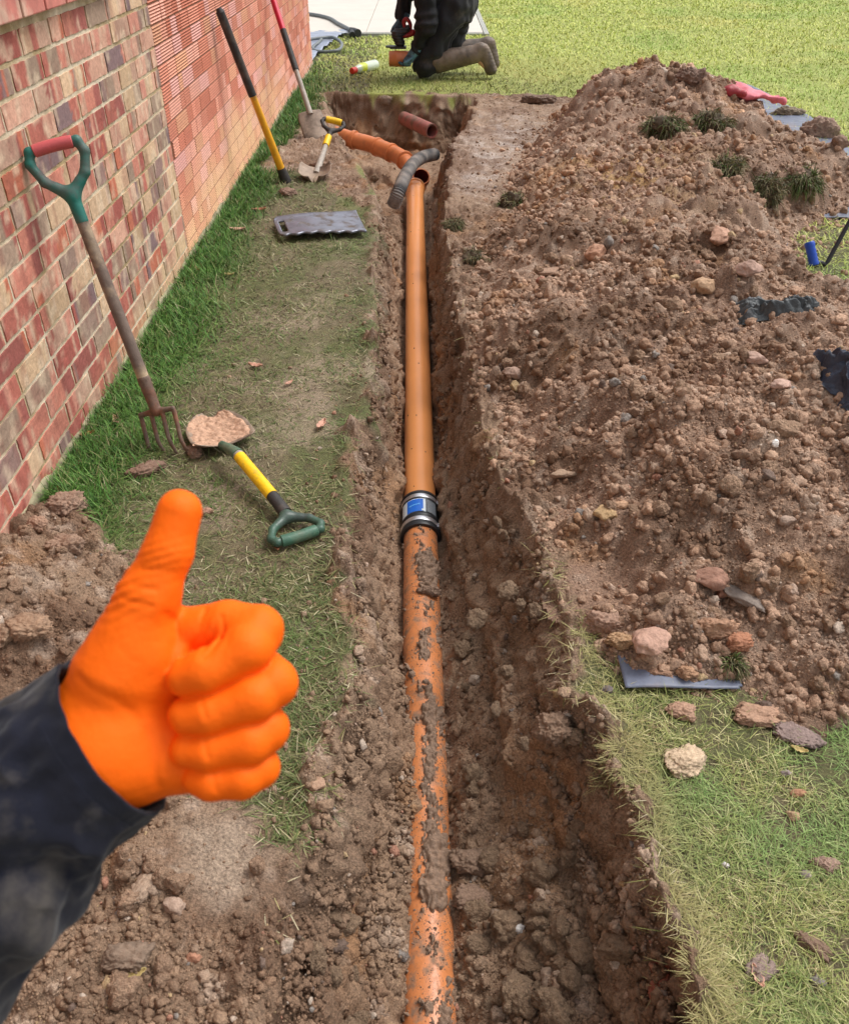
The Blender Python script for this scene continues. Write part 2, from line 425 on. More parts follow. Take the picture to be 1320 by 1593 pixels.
far = sstep(4, 8, GY)
turf = mixc(turf, lin(160, 166, 88), far * (GX > -.5))
GC = mixc(turf, GC, sstep(-.02, .02, gsoil))
pale = gp([(760, 185), (840, 185), (830, 230), (780, 270), (740, 300), (725, 260)])
pm = sstep(-.2, .25, polysd(GX, GY, pale) + fbm(GX, GY, .3, 4, 121, .6) * .3)
GC = mixc(GC, lin(192, 178, 168), pm * (.12 + .6 * sstep(-.25, .35, fbm(GX, GY, .09, 4, 123, .65))) * (gin < -.01))
pale2 = gp([(250, 1270), (400, 1250), (440, 1330), (430, 1420), (330, 1440), (260, 1360)])
pm2 = sstep(-.02, .06, polysd(GX, GY, pale2) + fbm(GX, GY, .1, 3, 122) * .04)
GC = mixc(GC, lin(172, 152, 132), pm2 * .85)
band = sstep(.03, .2, gt) * sstep(1.0, .85, gt)
zz3 = WZ * 1.0
wallr = fbm(GY, zz3, .11, 4, 131, .6) * .028 + lumps(GY, zz3, .05, 132, .55) * .02 + lumps(GY, zz3, .024, 133, .7) * .011 + fbm(GY * .35, zz3, .02, 2, 134) * .004
side_ = np.where(GX < (gL + gR) / 2, 1., -1.)
back = sstep(YEND - .36, YEND - .18, GY) * (gin < .3)
VX = GX + side_ * wallr * band * (1 - back)
rb = fbm(GX, zz3, .14, 5, 135, .62) * .09 + lumps(GX, zz3, .1, 136, .5) * .05 + lumps(GX, zz3, .05, 137, .5) * .02
VY = GY - rb * band * back
V = np.stack([VX, VY, WZ], -1).reshape(-1, 3)
fc = grid_faces(GX.shape[1], GX.shape[0])
o = mesh_np('ground', V, fc, m_soil, col=GC.reshape(-1, 3)); tag(o, kind='structure')
def interp_grid(xs_, ys_, Z, x, y):
    i = np.clip(np.searchsorted(xs_, x) - 1, 0, len(xs_) - 2); j = np.clip(np.searchsorted(ys_, y) - 1, 0, len(ys_) - 2)
    a = (x - xs_[i]) / (xs_[i + 1] - xs_[i]); b = (y - ys_[j]) / (ys_[j + 1] - ys_[j])
    return (Z[j, i] * (1 - a) + Z[j, i + 1] * a) * (1 - b) + (Z[j + 1, i] * (1 - a) + Z[j + 1, i + 1] * a) * b
def gz(x, y): return interp_grid(xs, ys, GZ, np.asarray(x, float), np.asarray(y, float))

# spoil heap, its own closed-over sheet of soil
hx = axis_vals(.12, 4.4, lambda v: .0085 if v < 1.9 else .014)
hy = axis_vals(1.15, 9.0, lambda v: .0062 * max(1, v * .6))
HX, HY = np.meshgrid(hx, hy); HZ, HD = heap_z(HX, HY)
HZ = np.where(HD < 0, np.minimum(HZ, 0) - .01, HZ) + np.minimum(GZ.min() * 0, 0) + .004
HC = soil_col(HX, HY, HZ, True) * .84  # base darker than the crumbs on it: shade of the gaps painted into the colour
HC = mixc(HC, lin(140, 108, 88), sstep(.1, .45, fbm(HX, HY, .5, 3, 141)) * .6)
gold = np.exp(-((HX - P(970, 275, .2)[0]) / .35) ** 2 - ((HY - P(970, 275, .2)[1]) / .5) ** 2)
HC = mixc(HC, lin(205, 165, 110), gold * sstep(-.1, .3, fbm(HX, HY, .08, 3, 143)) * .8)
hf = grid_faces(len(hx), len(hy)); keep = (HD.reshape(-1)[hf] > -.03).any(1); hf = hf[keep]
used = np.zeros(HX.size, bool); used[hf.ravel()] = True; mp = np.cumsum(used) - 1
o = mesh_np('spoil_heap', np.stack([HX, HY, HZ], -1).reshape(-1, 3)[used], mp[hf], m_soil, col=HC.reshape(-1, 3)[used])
tag(o, 'long heap of loose reddish brown dug soil to the right of the trench', 'soil heap')
def top(x, y):
    x = np.asarray(x, float); y = np.asarray(y, float)
    return np.maximum(gz(x, y), np.where((x > hx[1]) & (x < hx[-2]) & (y > hy[1]) & (y < hy[-2]), interp_grid(hx, hy, HZ, x, y), -9))
def hit(px, py, lo=.5, hi=14):
    """where the line of sight through a photo pixel meets the soil"""
    a, b, c = ray(px, py); t = np.linspace(.8, hi, 4000)
    zz = top(a * t, b * t); k = np.argmax(H + c * t < zz)
    return np.array([a * t[k], b * t[k], zz[k]])

# ------------------------------------------------------------------ loose soil: crumbs, clods, stones
def rock(level, seed, ang=.25, cuts=7, crumbly=False):
    import bmesh
    bm = bmesh.new(); bmesh.ops.create_icosphere(bm, subdivisions=level, radius=1)
    V = np.array([v.co[:] for v in bm.verts]); F = np.array([[v.index for v in f.verts] for f in bm.faces]); bm.free()
    r = np.random.default_rng(seed)
    for k in range(cuts):
        n = r.normal(size=3); n /= np.linalg.norm(n); d = r.uniform(.55, .85); q = V @ n
        V = V - np.outer(np.maximum(q - d, 0), n) * .85
    V = V * (1 + ang * vn3(V * 1.6 + seed * 7.7, seed)[:, None] + ang * .5 * vn3(V * 4.3 + seed, seed + 3)[:, None])
    if level >= 3: V = V * (1 + ang * .35 * vn3(V * 9 + seed, seed + 5)[:, None] + ang * .2 * vn3(V * 19 + seed, seed + 6)[:, None])
    if crumbly:
        V = V * (1 + .10 * np.abs(vn3(V * 6 + seed, seed + 7))[:, None] + .09 * vn3(V * 12 + seed, seed + 8)[:, None] + .05 * vn3(V * 25 + seed, seed + 9)[:, None])
    return V * np.array([1, r.uniform(.7, .95), r.uniform(.6, .85)]), F
def rotm(n, r):
    q = r.normal(size=(n, 4)); q /= np.linalg.norm(q, axis=1)[:, None]; w_, x, y, z = q.T
    return np.stack([1 - 2 * (y * y + z * z), 2 * (x * y - z * w_), 2 * (x * z + y * w_), 2 * (x * y + z * w_), 1 - 2 * (x * x + z * z), 2 * (y * z - x * w_), 2 * (x * z - y * w_), 2 * (y * z + x * w_), 1 - 2 * (x * x + y * y)], 1).reshape(n, 3, 3)
def scatter(name, pts, size, cols, label, level_small=1, split=.0075):
    Vs, Fs, Cs = [], [], []; n0 = 0
    for lev, sel in ((1, size < split), (2, (size >= split) & (size < .0135)), (3, size >= .0135)):
        idx = np.where(sel)[0]
        for k in range(12):
            ii = idx[k::12]
            if not len(ii): continue
            rv, rf = rock(lev, 100 + k + lev * 10, .3, 3, lev == 3); rq = np.random.default_rng(k + 40); rv = rv * (1 + rq.normal(0, .13 if lev < 3 else .035, (len(rv), 1)))
            M = rotm(len(ii), rng)
            v = np.einsum('nij,vj->nvi', M, rv) * size[ii][:, None, None] + pts[ii][:, None, :]
            f = rf[None] + (np.arange(len(ii)) * len(rv))[:, None, None] + n0
            Vs.append(v.reshape(-1, 3)); Fs.append(f.reshape(-1, 3)); Cs.append(np.repeat(cols[ii], len(rv), 0)); n0 += v.shape[0] * v.shape[1]
    o = mesh_np(name, np.concatenate(Vs), np.concatenate(Fs), m_crumb, col=np.concatenate(Cs), smooth=True)
    tag(o, label, 'soil', kind='stuff'); return o
def crumb_cols(x, y, dark=0., heap=False):
    n = len(x); c = soil_col(x, y, x * 0, heap) * (np.array([1.14, 1.13, 1.12]) if heap else 1.06) * (rng.uniform(.78, 1.12, (n, 1)) * (1 + (heap * .3) * (rng.random((n, 1)) < .22) * np.clip(y[:, None] / 5, 0, 1))) * (1 - dark)
    odd = rng.random(n) < .04
    pal = np.array([lin(196, 168, 148), lin(176, 128, 106), lin(190, 162, 124), lin(150, 140, 132), lin(200, 180, 162), lin(120, 100, 88)])
    c[odd] = pal[rng.choice(6, odd.sum())] * (1 - dark); return c
def power(n, a, b, k=2.2):
    u = rng.random(n); return (a ** (1 - k) + u * (b ** (1 - k) - a ** (1 - k))) ** (1 / (1 - k))
def place_pts(n, x0, x1, y0, y1, fn, bias=1.3):
    """random points in a box, denser near the camera, kept by probability fn"""
    u = rng.random(n); y = (y0 ** (1 - bias) + u * (y1 ** (1 - bias) - y0 ** (1 - bias))) ** (1 / (1 - bias)) if bias != 1 else y0 * (y1 / y0) ** u
    x = rng.uniform(x0, x1, n); k = rng.random(n) < fn(x, y); return x[k], y[k]
# heap
x, y = place_pts(190000, .2, 3.9, 1.2, 8.8, lambda x, y: (heap_z(x, y)[1] > -.03) * (x < .5 * (y * 1.05 + .9) + .25) * np.clip(.35 + .9 * fbm(x, y, .4, 3, 151) + .3, .15, 1), 1.5)
s = power(len(x), .003, .024, 2.75) * np.clip(.7 + y * .12, .8, 1.6)
z = top(x, y) + s * .1
scatter('soil_crumbs', np.stack([x, y, z], 1), s, crumb_cols(x, y, .0, True), 'loose crumbs and small stones covering the spoil heap')
# trench
x, y = place_pts(60000, -.9, .75, .4, 8, lambda x, y: (ground_fields(x, y)[3] > 0) * 1., 1.6)
s = power(len(x), .0026, .017, 3.0); z = gz(x, y) + s * .05
scatter('trench_crumbs', np.stack([x, y, z], 1), s, crumb_cols(x, y, .1), 'damp crumbs of soil on the floor and sides of the trench')
n = 16000; y = .5 * (7.9 / .5) ** rng.random(n); sd_ = rng.random(n) < .5
tt_ = rng.random(n); wl_a = np.interp(y, [.8, 1.1, 2, 6, 7], [.2, .16, .1, .1, .2]); wr_a = np.interp(y, [1, 1.6, 2.8, 4, 6, 7], [.08, .15, .12, .08, .07, .16])
x = np.where(sd_, lipL(y) + wl_a * tt_, lipR(y) - wr_a * tt_); s = power(n, .0026, .016, 2.8)
scatter('bank_crumbs', np.stack([x + np.where(sd_, 1, -1) * .012 * (1 - tt_), y, gz(x, y)], 1), s, crumb_cols(x, y, .1), 'crumbs of earth sticking out of the trench banks')
# lower left and edges
def fl(x, y):
    L, Rr, t, inT, soil = ground_fields(x, y)
    p2 = polysd(x, y, gp([(250, 1270), (400, 1250), (440, 1330), (430, 1420), (330, 1440), (260, 1360)]))
    return (1 - .93 * (p2 > -.01)) * (((soil > .01) & (inT < -.02) & ((x < 0) | (y > 1.9))) * .9 + ((inT > -.14) & (inT < 0) & (x < 0)) * .3 + ((inT > -.08) & (inT < 0) & (x > 0)) * .05 + .03 * (soil < -.01) * (x < 0))
x, y = place_pts(90000, -1.12, 1.2, .35, 8.6, fl, 1.6)
k = polysd(x, y, HEAP) < .02; x, y = x[k], y[k]
s = power(len(x), .0024, .013, 2.9); z = gz(x, y) + s * .05
scatter('soil_crumbs', np.stack([x, y, z], 1), s, crumb_cols(x, y, .04), 'loose crumbs of soil on the bare ground beside the trench')

x, y = place_pts(60000, .1, 3.2, 1.6, 8.3, lambda x, y: (heap_z(x, y)[1] < .05) * np.clip(1 + heap_z(x, y)[1] / .3, 0, 1) ** 2 * (ground_fields(x, y)[3] < 0) * ((y > 2.2) | (x > .62)) * .4, 1.2)
s = power(len(x), .004, .022, 2.2)
scatter('spilled_crumbs', np.stack([x, y, top(x, y) + s * .1], 1), s, crumb_cols(x, y, .02, True), 'loose soil spilled around the foot of the spoil heap')
# clods large enough to count
CL = []
for k in range(14):
    v, f = rock(4, 300 + k, .24, 4, True)
    me_o = mesh_np('soil_clod', v, f, m_clod); CL.append(me_o.data); bpy.data.objects.remove(me_o)
m_clod_d = M_('damp_clod_soil', lin(162, 134, 108), rough=.7, var=.35, vsc=3, bump=.8, bsc=5, bdist=.05, spec=.4)
m_clod_l = M_('dry_clod_soil', lin(192, 157, 130), rough=.88, var=.35, vsc=3, bump=.8, bsc=5, bdist=.05, spec=.3)
CLd = [me.copy() for me in CL]
for me in CL: me.materials[0] = m_clod_l
for me in CLd: me.materials[0] = m_clod_d
def clods(n, box, fn, smin_, smax, label, group, dark, bias=1.4, sink=.25):
    x, y = place_pts(n * 60, *box, fn, bias); x, y = x[:n], y[:n]
    s = power(len(x), smin_, smax, 2.3)
    for i in range(len(x)):
        src = (CLd if dark else CL)[rng.integers(14)]
        c = bpy.data.objects.new('soil_clod', src); COL.objects.link(c)
        c.location = (x[i], y[i], float(top(x[i], y[i])) + s[i] * sink)
        c.rotation_euler = rng.uniform(0, 6.28, 3); c.scale = [s[i]] * 3; tag(c, label, 'soil clod', group)
clods(150, (.25, 3.6, 1.25, 8), lambda x, y: (heap_z(x, y)[1] > .04) * (x < .5 * (y * 1.05 + .9)) * .5, .018, .042, 'rough brown soil clod lying on the spoil heap', 'clods on the spoil heap', False)
clods(90, (-.5, .6, .5, 7.5), lambda x, y: (ground_fields(x, y)[3] > .04) * (np.abs(x) > .11) * .4, .016, .04, 'dark damp soil clod lying in the trench', 'clods in the trench', True, 1.6)
clods(55, (-1.1, -.1, .4, 1.9), lambda x, y: ((ground_fields(x, y)[4] > .02) & (ground_fields(x, y)[3] < -.03)) * .5, .012, .03, 'brown soil clod on the bare ground left of the trench', 'clods on the ground left of the trench', False, 1.2)

# ------------------------------------------------------------------ grass
def blades(name, x, y, z, ln, wd, lay, cols, label):
    n = len(x); az = rng.uniform(0, 2 * np.pi, n); d = np.stack([np.cos(az), np.sin(az)], 1); sd = np.stack([-d[:, 1], d[:, 0]], 1)
    lay = np.clip(lay + rng.normal(0, .22, n), 0, 1.15)
    tt = [0, .4, .75, 1.]; V = np.zeros((n, 7, 3)); ww = [1, .9, .55, 0]
    px = np.stack([x, y, z], 1); cur = px.copy(); ang0 = (1 - lay) * 1.45; k = 0; prev = 0
    bend = rng.uniform(.2, .9, n)
    for i, t in enumerate(tt):
        if i:
            a = ang0 - bend * t * .9; a = np.maximum(a, -.15)
            st = ln * (t - prev); cur = cur + np.concatenate([d * (np.cos(a) * st)[:, None], (np.sin(a) * st)[:, None]], 1); prev = t
        if i < 3:
            off = np.concatenate([sd * (wd * ww[i] / 2)[:, None], np.zeros((n, 1))], 1)
            V[:, k] = cur - off; V[:, k + 1] = cur + off; k += 2
        else: V[:, 6] = cur
    b = np.arange(n)[:, None] * 7
    q = np.concatenate([b + np.array([[0, 1, 3, 2]]), b + np.array([[2, 3, 5, 4]])]); t3 = b + np.array([[4, 5, 6]])
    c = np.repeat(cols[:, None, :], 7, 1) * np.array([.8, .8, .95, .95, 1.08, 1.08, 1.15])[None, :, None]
    o = mesh_np(name, V.reshape(-1, 3), [q, t3], m_grass, smooth=False, col=c.reshape(-1, 3)); tag(o, label, 'grass', kind='stuff'); return o
def pick(n, pal, pr, jit=.2):
    pr = np.array(pr, float); c = np.array([lin(p) for p in pal])[rng.choice(len(pal), n, p=pr / pr.sum())]
    return c * rng.uniform(1 - jit, 1 + jit, (n, 1))
def not_heap(x, y): return heap_z(x, y)[1] < .0
# left strip, trodden
def fs(x, y):
    L, Rr, t, inT, soil = ground_fields(x, y)
    d = np.clip(.75 - 1.5 * fbm(x, y, .2, 4, 115) + .3 * (x < -.75), .18, 1)
    return (soil < .008) * (x < L + .015) * (x > -1.12) * d * (1 - .75 * sstep(-.1, 0, inT))
x, y = place_pts(300000, -1.12, .1, .75, 8.2, fs, 1.35)
n = len(x); wall_near = sstep(-.78, -1.0, x + .1 * fbm(x, y, .3, 2, 160))
g1 = pick(n, [(106, 116, 68), (128, 124, 84), (152, 142, 106), (84, 98, 54), (184, 174, 142), (104, 92, 68)], [.3, .24, .14, .24, .06, .12])
g2 = pick(n, [(72, 112, 46), (88, 126, 54), (108, 140, 68), (64, 94, 42)], [.35, .3, .2, .15])
patch = sstep(0, .5, fbm(x, y, .35, 3, 163)) * .4
cg = mixc(g1, g2, np.clip(wall_near + patch, 0, 1) * (rng.random(n) < .85))
ln = rng.uniform(.022, .05, n) * (1 + .5 * wall_near) * np.clip(.85 + y * .06, 1, 1.4)
blades('trodden_grass', x, y, gz(x, y) - .003, ln, np.clip(.0016 + .0005 * y, 0, .005) * rng.uniform(.7, 1.3, n), .86 - .35 * wall_near, cg, 'thin trodden grass strip between the wall and the trench')
# long grass at the wall foot
y = np.concatenate([rng.uniform(1.75, 3.2, 9000), rng.uniform(3, 9.7, 13000)]); n = len(y)
x = -1.12 + np.abs(rng.normal(0, .12, n)); k = (rng.random(n) < np.clip(.42 + fbm(x, y, .5, 3, 170) * 1.2, .15, 1)) & (ground_fields(x, y)[4] < .01) & (x < -.6); x, y = x[k], y[k]; n = len(x)
blades('long_grass', x, y, gz(x, y) - .004, rng.uniform(.035, .085, n), np.clip(.0018 + .0005 * y, 0, .005) * rng.uniform(.7, 1.3, n), np.full(n, .42), pick(n, [(66, 108, 44), (84, 128, 54), (112, 150, 74), (58, 88, 40), (146, 144, 98)], [.33, .3, .2, .12, .1]), 'longer bright green grass along the foot of the brick wall')
# right lower lawn
def fr(x, y):
    L, Rr, t, inT, soil = ground_fields(x, y)
    return (soil < .01) * (x > Rr - .02) * not_heap(x, y) * np.clip(.95 - 1.1 * sstep(.1, .5, fbm(x, y, .12, 3, 180)), .15, 1)
x, y = place_pts(230000, .2, 1.4, .45, 2.3, fr, 1.0); n = len(x)
gc = mixc(pick(n, [(148, 154, 88), (172, 172, 108), (128, 140, 78), (204, 196, 144), (108, 122, 68), (150, 132, 96)], [.26, .24, .18, .16, .14, .12]), pick(n, [(112, 150, 80), (134, 166, 96), (96, 128, 68)], [.4, .35, .25]), sstep(-.05, .35, fbm(x, y, .3, 3, 183) + .25 * sstep(.65, .95, x) - .07) * .72)
edge = sstep(.14, 0, x - lipR(y)); gc = mixc(gc, pick(n, [(166, 152, 104), (150, 132, 92)], [.5, .5]), edge * .7)
blades('lawn_grass', x, y, gz(x, y) - .003, rng.uniform(.02, .055, n), rng.uniform(.0009, .0021, n), np.full(n, .74), gc, 'yellow green lawn grass at the lower right beside the trench')
# hanging dry blades and roots at the lips
yy = rng.uniform(.7, 6, 2600); side = rng.random(2600) < .25; xx = np.where(side, lipL(yy) - .01, lipR(yy) + .01) + rng.normal(0, .015, 2600)
k = (side & (rng.random(2600) < .5)) | (~side & (yy < 1.75)) | (rng.random(2600) < .07); xx, yy = xx[k], yy[k]; n = len(xx)
blades('edge_grass', xx, yy, top(xx, yy), rng.uniform(.02, .06, n), rng.uniform(.0012, .0022, n), np.full(n, 1.0), pick(n, [(170, 160, 112), (140, 126, 88), (120, 122, 66), (196, 184, 150)], [.3, .3, .25, .15]), 'dry straggling grass hanging over the edges of the trench')
# far lawn
def ff(x, y):
    L, Rr, t, inT, soil = ground_fields(x, y)
    return ((soil < .02) | (y > YEND + .05)) * not_heap(x, y) * (np.abs(x) < .52 * (y * 1.2 + 1)) * (x > -1.1) * ~((y > P(600, 55)[1] - .08) & (x < P(741, 30)[0] + .08))
x, y = place_pts(520000, -1.2, 10, 2.2, 19, ff, .7); k = ((y > 7.6) | (x > 1.0)) & (ground_fields(x, y)[3] < -.01); x, y = x[k], y[k]; n = len(x)
trod = 1.0 * sstep(10.4, 8.6, y + .5 * fbm(x, y, .6, 3, 190)) * sstep(2.4, .8, x)
gc = mixc(pick(n, [(198, 206, 104), (212, 214, 122), (176, 192, 92), (222, 218, 146), (156, 174, 82)], [.3, .25, .25, .1, .1]), pick(n, [(132, 136, 76), (158, 150, 100), (104, 116, 58)], [.4, .3, .3]), np.clip(trod, 0, 1))
gc = mixc(gc, lin(214, 200, 118), sstep(.1, .5, fbm(x, y * .6, .8, 3, 193)) * .45); gc = mixc(gc, lin(150, 184, 90), sstep(.05, .5, fbm(x, y, .9, 3, 195)) * .6)
blades('far_lawn_grass', x, y, gz(x, y) - .004, rng.uniform(.03, .06, n), .0016 + .0007 * y, np.full(n, .6), gc, 'bright yellow green lawn stretching beyond the heap and the kneeling worker')

# ------------------------------------------------------------------ brick wall
WX = -1.13
WEND = P(477, 100)[1] + .05
wall = empty('brick_wall', (WX - .15, 4, 0), 'weathered red and buff brick house wall along the left side, ribbed brickwork at its far end', 'wall')
YB = 4.02
def wp(o):
    o.parent = wall; o.matrix_parent_inverse = Matrix.Translation(-Vector(wall.location)); return o
mb = MB()
mb.box((WX - .16, (YB - 1.5) / 2, .57), (.314, YB + 1.5, 1.17))
mb.box((WX - .16, (WEND + 3.45) / 2, 1.8), (.308, WEND - 3.45, 1.29))
mb.box((WX - .16, -.5, 1.8), (.308, 2.0, 1.29)); mb.box((WX - .16, (WEND - 1.5) / 2, 2.55), (.308, WEND + 1.5, .2))
wp(mb.build('mortar', m_mortar, smooth=False))
m_mortar2 = M_('brown_mortar', lin(158, 122, 98), rough=.95, var=.18, vsc=25, bump=.8, bsc=120)
wp(MB().box((WX - .162, (YB + WEND) / 2 + .001, .57), (.306, WEND - YB, 1.17)).build('mortar', m_mortar2, smooth=False))
def brick_units(y0, y1, z0, z1, ribbed):
    Vs, Fs, Cs = [], [], []; n0 = 0; row = 0; z = z0; ch = .0765 if not ribbed else .076
    red = [lin(180, 108, 94), lin(166, 94, 84), lin(194, 126, 108), lin(156, 92, 84), lin(188, 112, 88)]
    pal = [lin(204, 158, 136), lin(196, 166, 134), lin(184, 148, 128), lin(208, 176, 144), lin(160, 136, 118), lin(198, 138, 120)]
    dk = [lin(132, 108, 108), lin(146, 118, 110), lin(160, 134, 120)]
    rib = [lin(224, 160, 136), lin(216, 146, 122), lin(230, 172, 152), lin(206, 134, 110), lin(222, 170, 160), lin(198, 122, 98), lin(216, 162, 128)]
    while z < z1 - .03:
        y = y0 + ((.115 if row % 2 else 0) if not ribbed else rng.uniform(-.1, .0)); y -= .23 if not ribbed else 0
        while y < y1:
            if ribbed: Lb = rng.choice([.07, .105, .15, .215], p=[.14, .22, .3, .34]); gap = .005
            else: Lb = .214 if rng.random() < .9 else .102; gap = .0135
            a = max(y, y0); b = min(y + Lb, y1)
            if b - a > .03 and not (3.42 > (a + b) / 2 > .55 and z > 1.14 and not ribbed):
                nz = 13 if ribbed else 6; ny = 3 if ribbed else max(4, int((b - a) / .014))
                h = ch - gap
                Yy, Zz = np.meshgrid(np.linspace(a, b, ny), np.linspace(z, z + h, nz))
                off = np.full(Yy.shape, rng.uniform(-.0008, .0012) + .0002)
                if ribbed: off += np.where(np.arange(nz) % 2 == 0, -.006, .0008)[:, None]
                else:
                    off += vn3(np.stack([Yy * 60, Zz * 60, Yy * 0 + row], -1), 5) * .0012
                    w1 = vn3(np.stack([Yy * 90, Zz * 90, Yy * 0], -1), 9) * .0018
                    Zz = Zz + np.where((np.arange(nz) == 0) | (np.arange(nz) == nz - 1), 1, 0)[:, None] * w1
                    Yy = Yy + np.where((np.arange(ny) == 0) | (np.arange(ny) == ny - 1), 1, 0)[None, :] * w1
                X = WX + off
                if ribbed:
                    c0 = rib[rng.integers(7)] * rng.uniform(.9, 1.1)
                    low = np.clip((.42 + .25 * fbm(Yy, Zz, .8, 2, 210) - Zz) / .3, 0, 1) * np.clip((8.5 - Yy) / 2.5, .25, 1)
                    c = mixc(np.broadcast_to(c0, X.shape + (3,)), lin(222, 188, 142), np.clip(low * 1.3, 0, 1) * rng.uniform(.45, 1))
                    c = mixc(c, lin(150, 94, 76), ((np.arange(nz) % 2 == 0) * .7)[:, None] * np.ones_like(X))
                else:
                    kinds = rng.random(); nb = rng.integers(2, 6)
                    cuts = np.sort(rng.uniform(a, b, nb - 1)); cols = []
                    buff = .33 + .4 * sstep(2.6, 4, (a + b) / 2)
                    for q in range(nb):
                        r_ = rng.random()
                        cols.append((pal[rng.integers(6)] if r_ < buff else (dk[rng.integers(3)] if r_ < buff + .1 + .1 * (a > 3.2) else red[rng.integers(5)])) * rng.uniform(.88, 1.1))
                    k = np.searchsorted(cuts, Yy + .006 * vn3(np.stack([Yy * 20, Zz * 60, Yy * 0 + row], -1), 31))
                    c = np.array(cols)[k]
                    c = mixc(c, lin(140, 84, 74), sstep(.3, .7, vn3(np.stack([Yy * 30, Zz * 9, Yy * 0 + 5], -1), 79)) * .4)
                    c = mixc(c, lin(222, 200, 172), sstep(.25, .7, vn3(np.stack([Yy * 45, Zz * 22, Yy * 0], -1), 77)) * .5)
                    c = mixc(c, lin(216, 190, 140), np.clip((.16 - Zz) / .16, 0, 1) * .5 * sstep(2.4, 3.2, Yy))
                nv = X.size; V = np.stack([X, Yy, Zz], -1).reshape(-1, 3); C = c.reshape(-1, 3)
                f = grid_faces(ny, nz) + n0
                ring = np.concatenate([np.arange(ny), np.arange(2, nz) * ny - 1 + ny * 0, np.arange((nz - 1) * ny, nz * ny)[::-1], (np.arange(1, nz - 1) * ny)[::-1]])
                ring = np.concatenate([np.arange(ny), np.arange(1, nz - 1) * ny + ny - 1, np.arange((nz - 1) * ny, nz * ny)[::-1], (np.arange(1, nz - 1) * ny)[::-1]])
                back = V[ring].copy(); back[:, 0] = WX - .012
                m = len(ring); i = np.arange(m); j = (i + 1) % m
                side = np.stack([ring[i] + n0, ring[j] + n0, nv + j + n0, nv + i + n0], 1)[:, ::-1]
                Vs += [V, back]; Cs += [C, C[ring]]; Fs += [f, side]; n0 += nv + m
            y += Lb + gap
        z += ch; row += 1
    return np.concatenate(Vs), np.concatenate(Fs), np.concatenate(Cs)
YB = 4.02
v, f, c = brick_units(-.6, YB, -.005, 2.4, False); wp(mesh_np('brickwork', v, f, m_brick, col=c, smooth=False))
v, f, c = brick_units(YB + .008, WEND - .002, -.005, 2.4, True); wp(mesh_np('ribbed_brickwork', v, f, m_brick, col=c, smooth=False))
# brick on edge sill, white sill and window above the picture's top edge
mb = MB(); yy = .58
while yy < 3.38:
    mb.box((WX - .02, yy + .033 + .05, 1.196), (.11, .062 + .1, .076)); yy += .175
m_sillb = M_('sill_brick', lin(196, 120, 108), rough=.85, var=.25, vsc=12, col2=lin(206, 166, 146), m2sc=9)
wp(mb.build('brick_sill', m_sillb, smooth=False, bevel=.004))
m_white = M_('white_paint', lin(222, 226, 232), rough=.35, var=.04, bump=.05)
wp(MB().box((WX - .03, 2, 1.257), (.16, 2.9, .04)).build('window_sill', m_white, smooth=False, bevel=.006))
win = MB(); win.box((WX - .09, 2, 1.31), (.06, 2.84, .06)).box((WX - .09, 2, 2.4), (.06, 2.84, .06))
for q in (.62, 2, 3.38): win.box((WX - .09, q, 1.855), (.06, .06, 1.028))
wfr = wp(win.build('window_frame', m_white, smooth=False, bevel=.004))
m_glass = M_('window_glass', lin(70, 80, 88), rough=.05, var=.05, bump=0, spec=.8)
pn = MB().box((WX - .1, 2, 1.855), (.012, 2.7, 1.02)).build('pane', m_glass, smooth=False); pn.parent = wfr
m_plinth = M_('plinth_render', lin(160, 152, 122), rough=.95, var=.25, vsc=18, bump=.9, bsc=60, col2=lin(128, 120, 92), m2sc=8)
v_ = []
yy = np.arange(1.6, WEND, .02); n = len(yy)
hh = .016 + .026 * fbm(yy, yy * 0, .25, 3, 220) + .008 * fbm(yy, yy * 0, .05, 2, 221)
prof = [(0, .0), (.007, 0), (.0065, .85), (.003, 1.0), (-.002, 1.02)]
VV = np.array([[WX + a_ + .002, y_, -.03 + (h_ + .03) * b_] for y_, h_ in zip(yy, hh) for a_, b_ in prof])
wp(mesh_np('plinth', VV, grid_faces(5, n)[:, ::-1], m_plinth))

# ------------------------------------------------------------------ pipes
PR = .0575
def prof_tube(mb, a, b, prof, seg=48):
    """lathe of (distance along, radius) pairs along a-b"""
    a = np.array(a, float); b = np.array(b, float); d = (b - a) / np.linalg.norm(b - a)
    n = np.cross(d, [0, 0, 1.]); n /= np.linalg.norm(n); u = np.cross(n, d)
    t = np.linspace(0, 2 * np.pi, seg, endpoint=False)
    V = np.concatenate([a + d * s + r * (np.cos(t)[:, None] * n + np.sin(t)[:, None] * u) for s, r in prof]); F = []
    for i in range(len(prof) - 1):
        for j in range(seg):
            k = (j + 1) % seg; F.append((i * seg + j, i * seg + k, (i + 1) * seg + k, (i + 1) * seg + j))
    return mb.add(V, F)
pa, pb = pipe_at(COUP_Y + .0), pipe_at(PIPE_A[1]); Lu = np.linalg.norm(pb - pa)
pb_end = pb
up = empty('drain_pipe', pa, 'clean glossy orange plastic drain pipe running up the trench beyond the black coupling', 'pipe')
def under(o, par):
    o.parent = par; o.matrix_parent_inverse = Matrix.Translation(-Vector(par.location)); return o
mb = MB(); prof_tube(mb, pa, pb, [(0, PR - .004), (0, PR), (Lu * .5, PR), (Lu - .1, PR)])
under(mb.build('barrel', m_pipe), up)
mb = MB(); prof_tube(mb, pa + (pb - pa) * (1 - .13 / Lu), pb, [(0, PR), (.012, .064), (.07, .064), (.075, .071), (.098, .071), (.103, .064), (.125, .062), (.127, .054), (.06, .052)])
under(mb.build('socket', m_pipe), up)
m_mark = M_('print_ink', lin(60, 48, 40), rough=.7, var=0, bump=0)
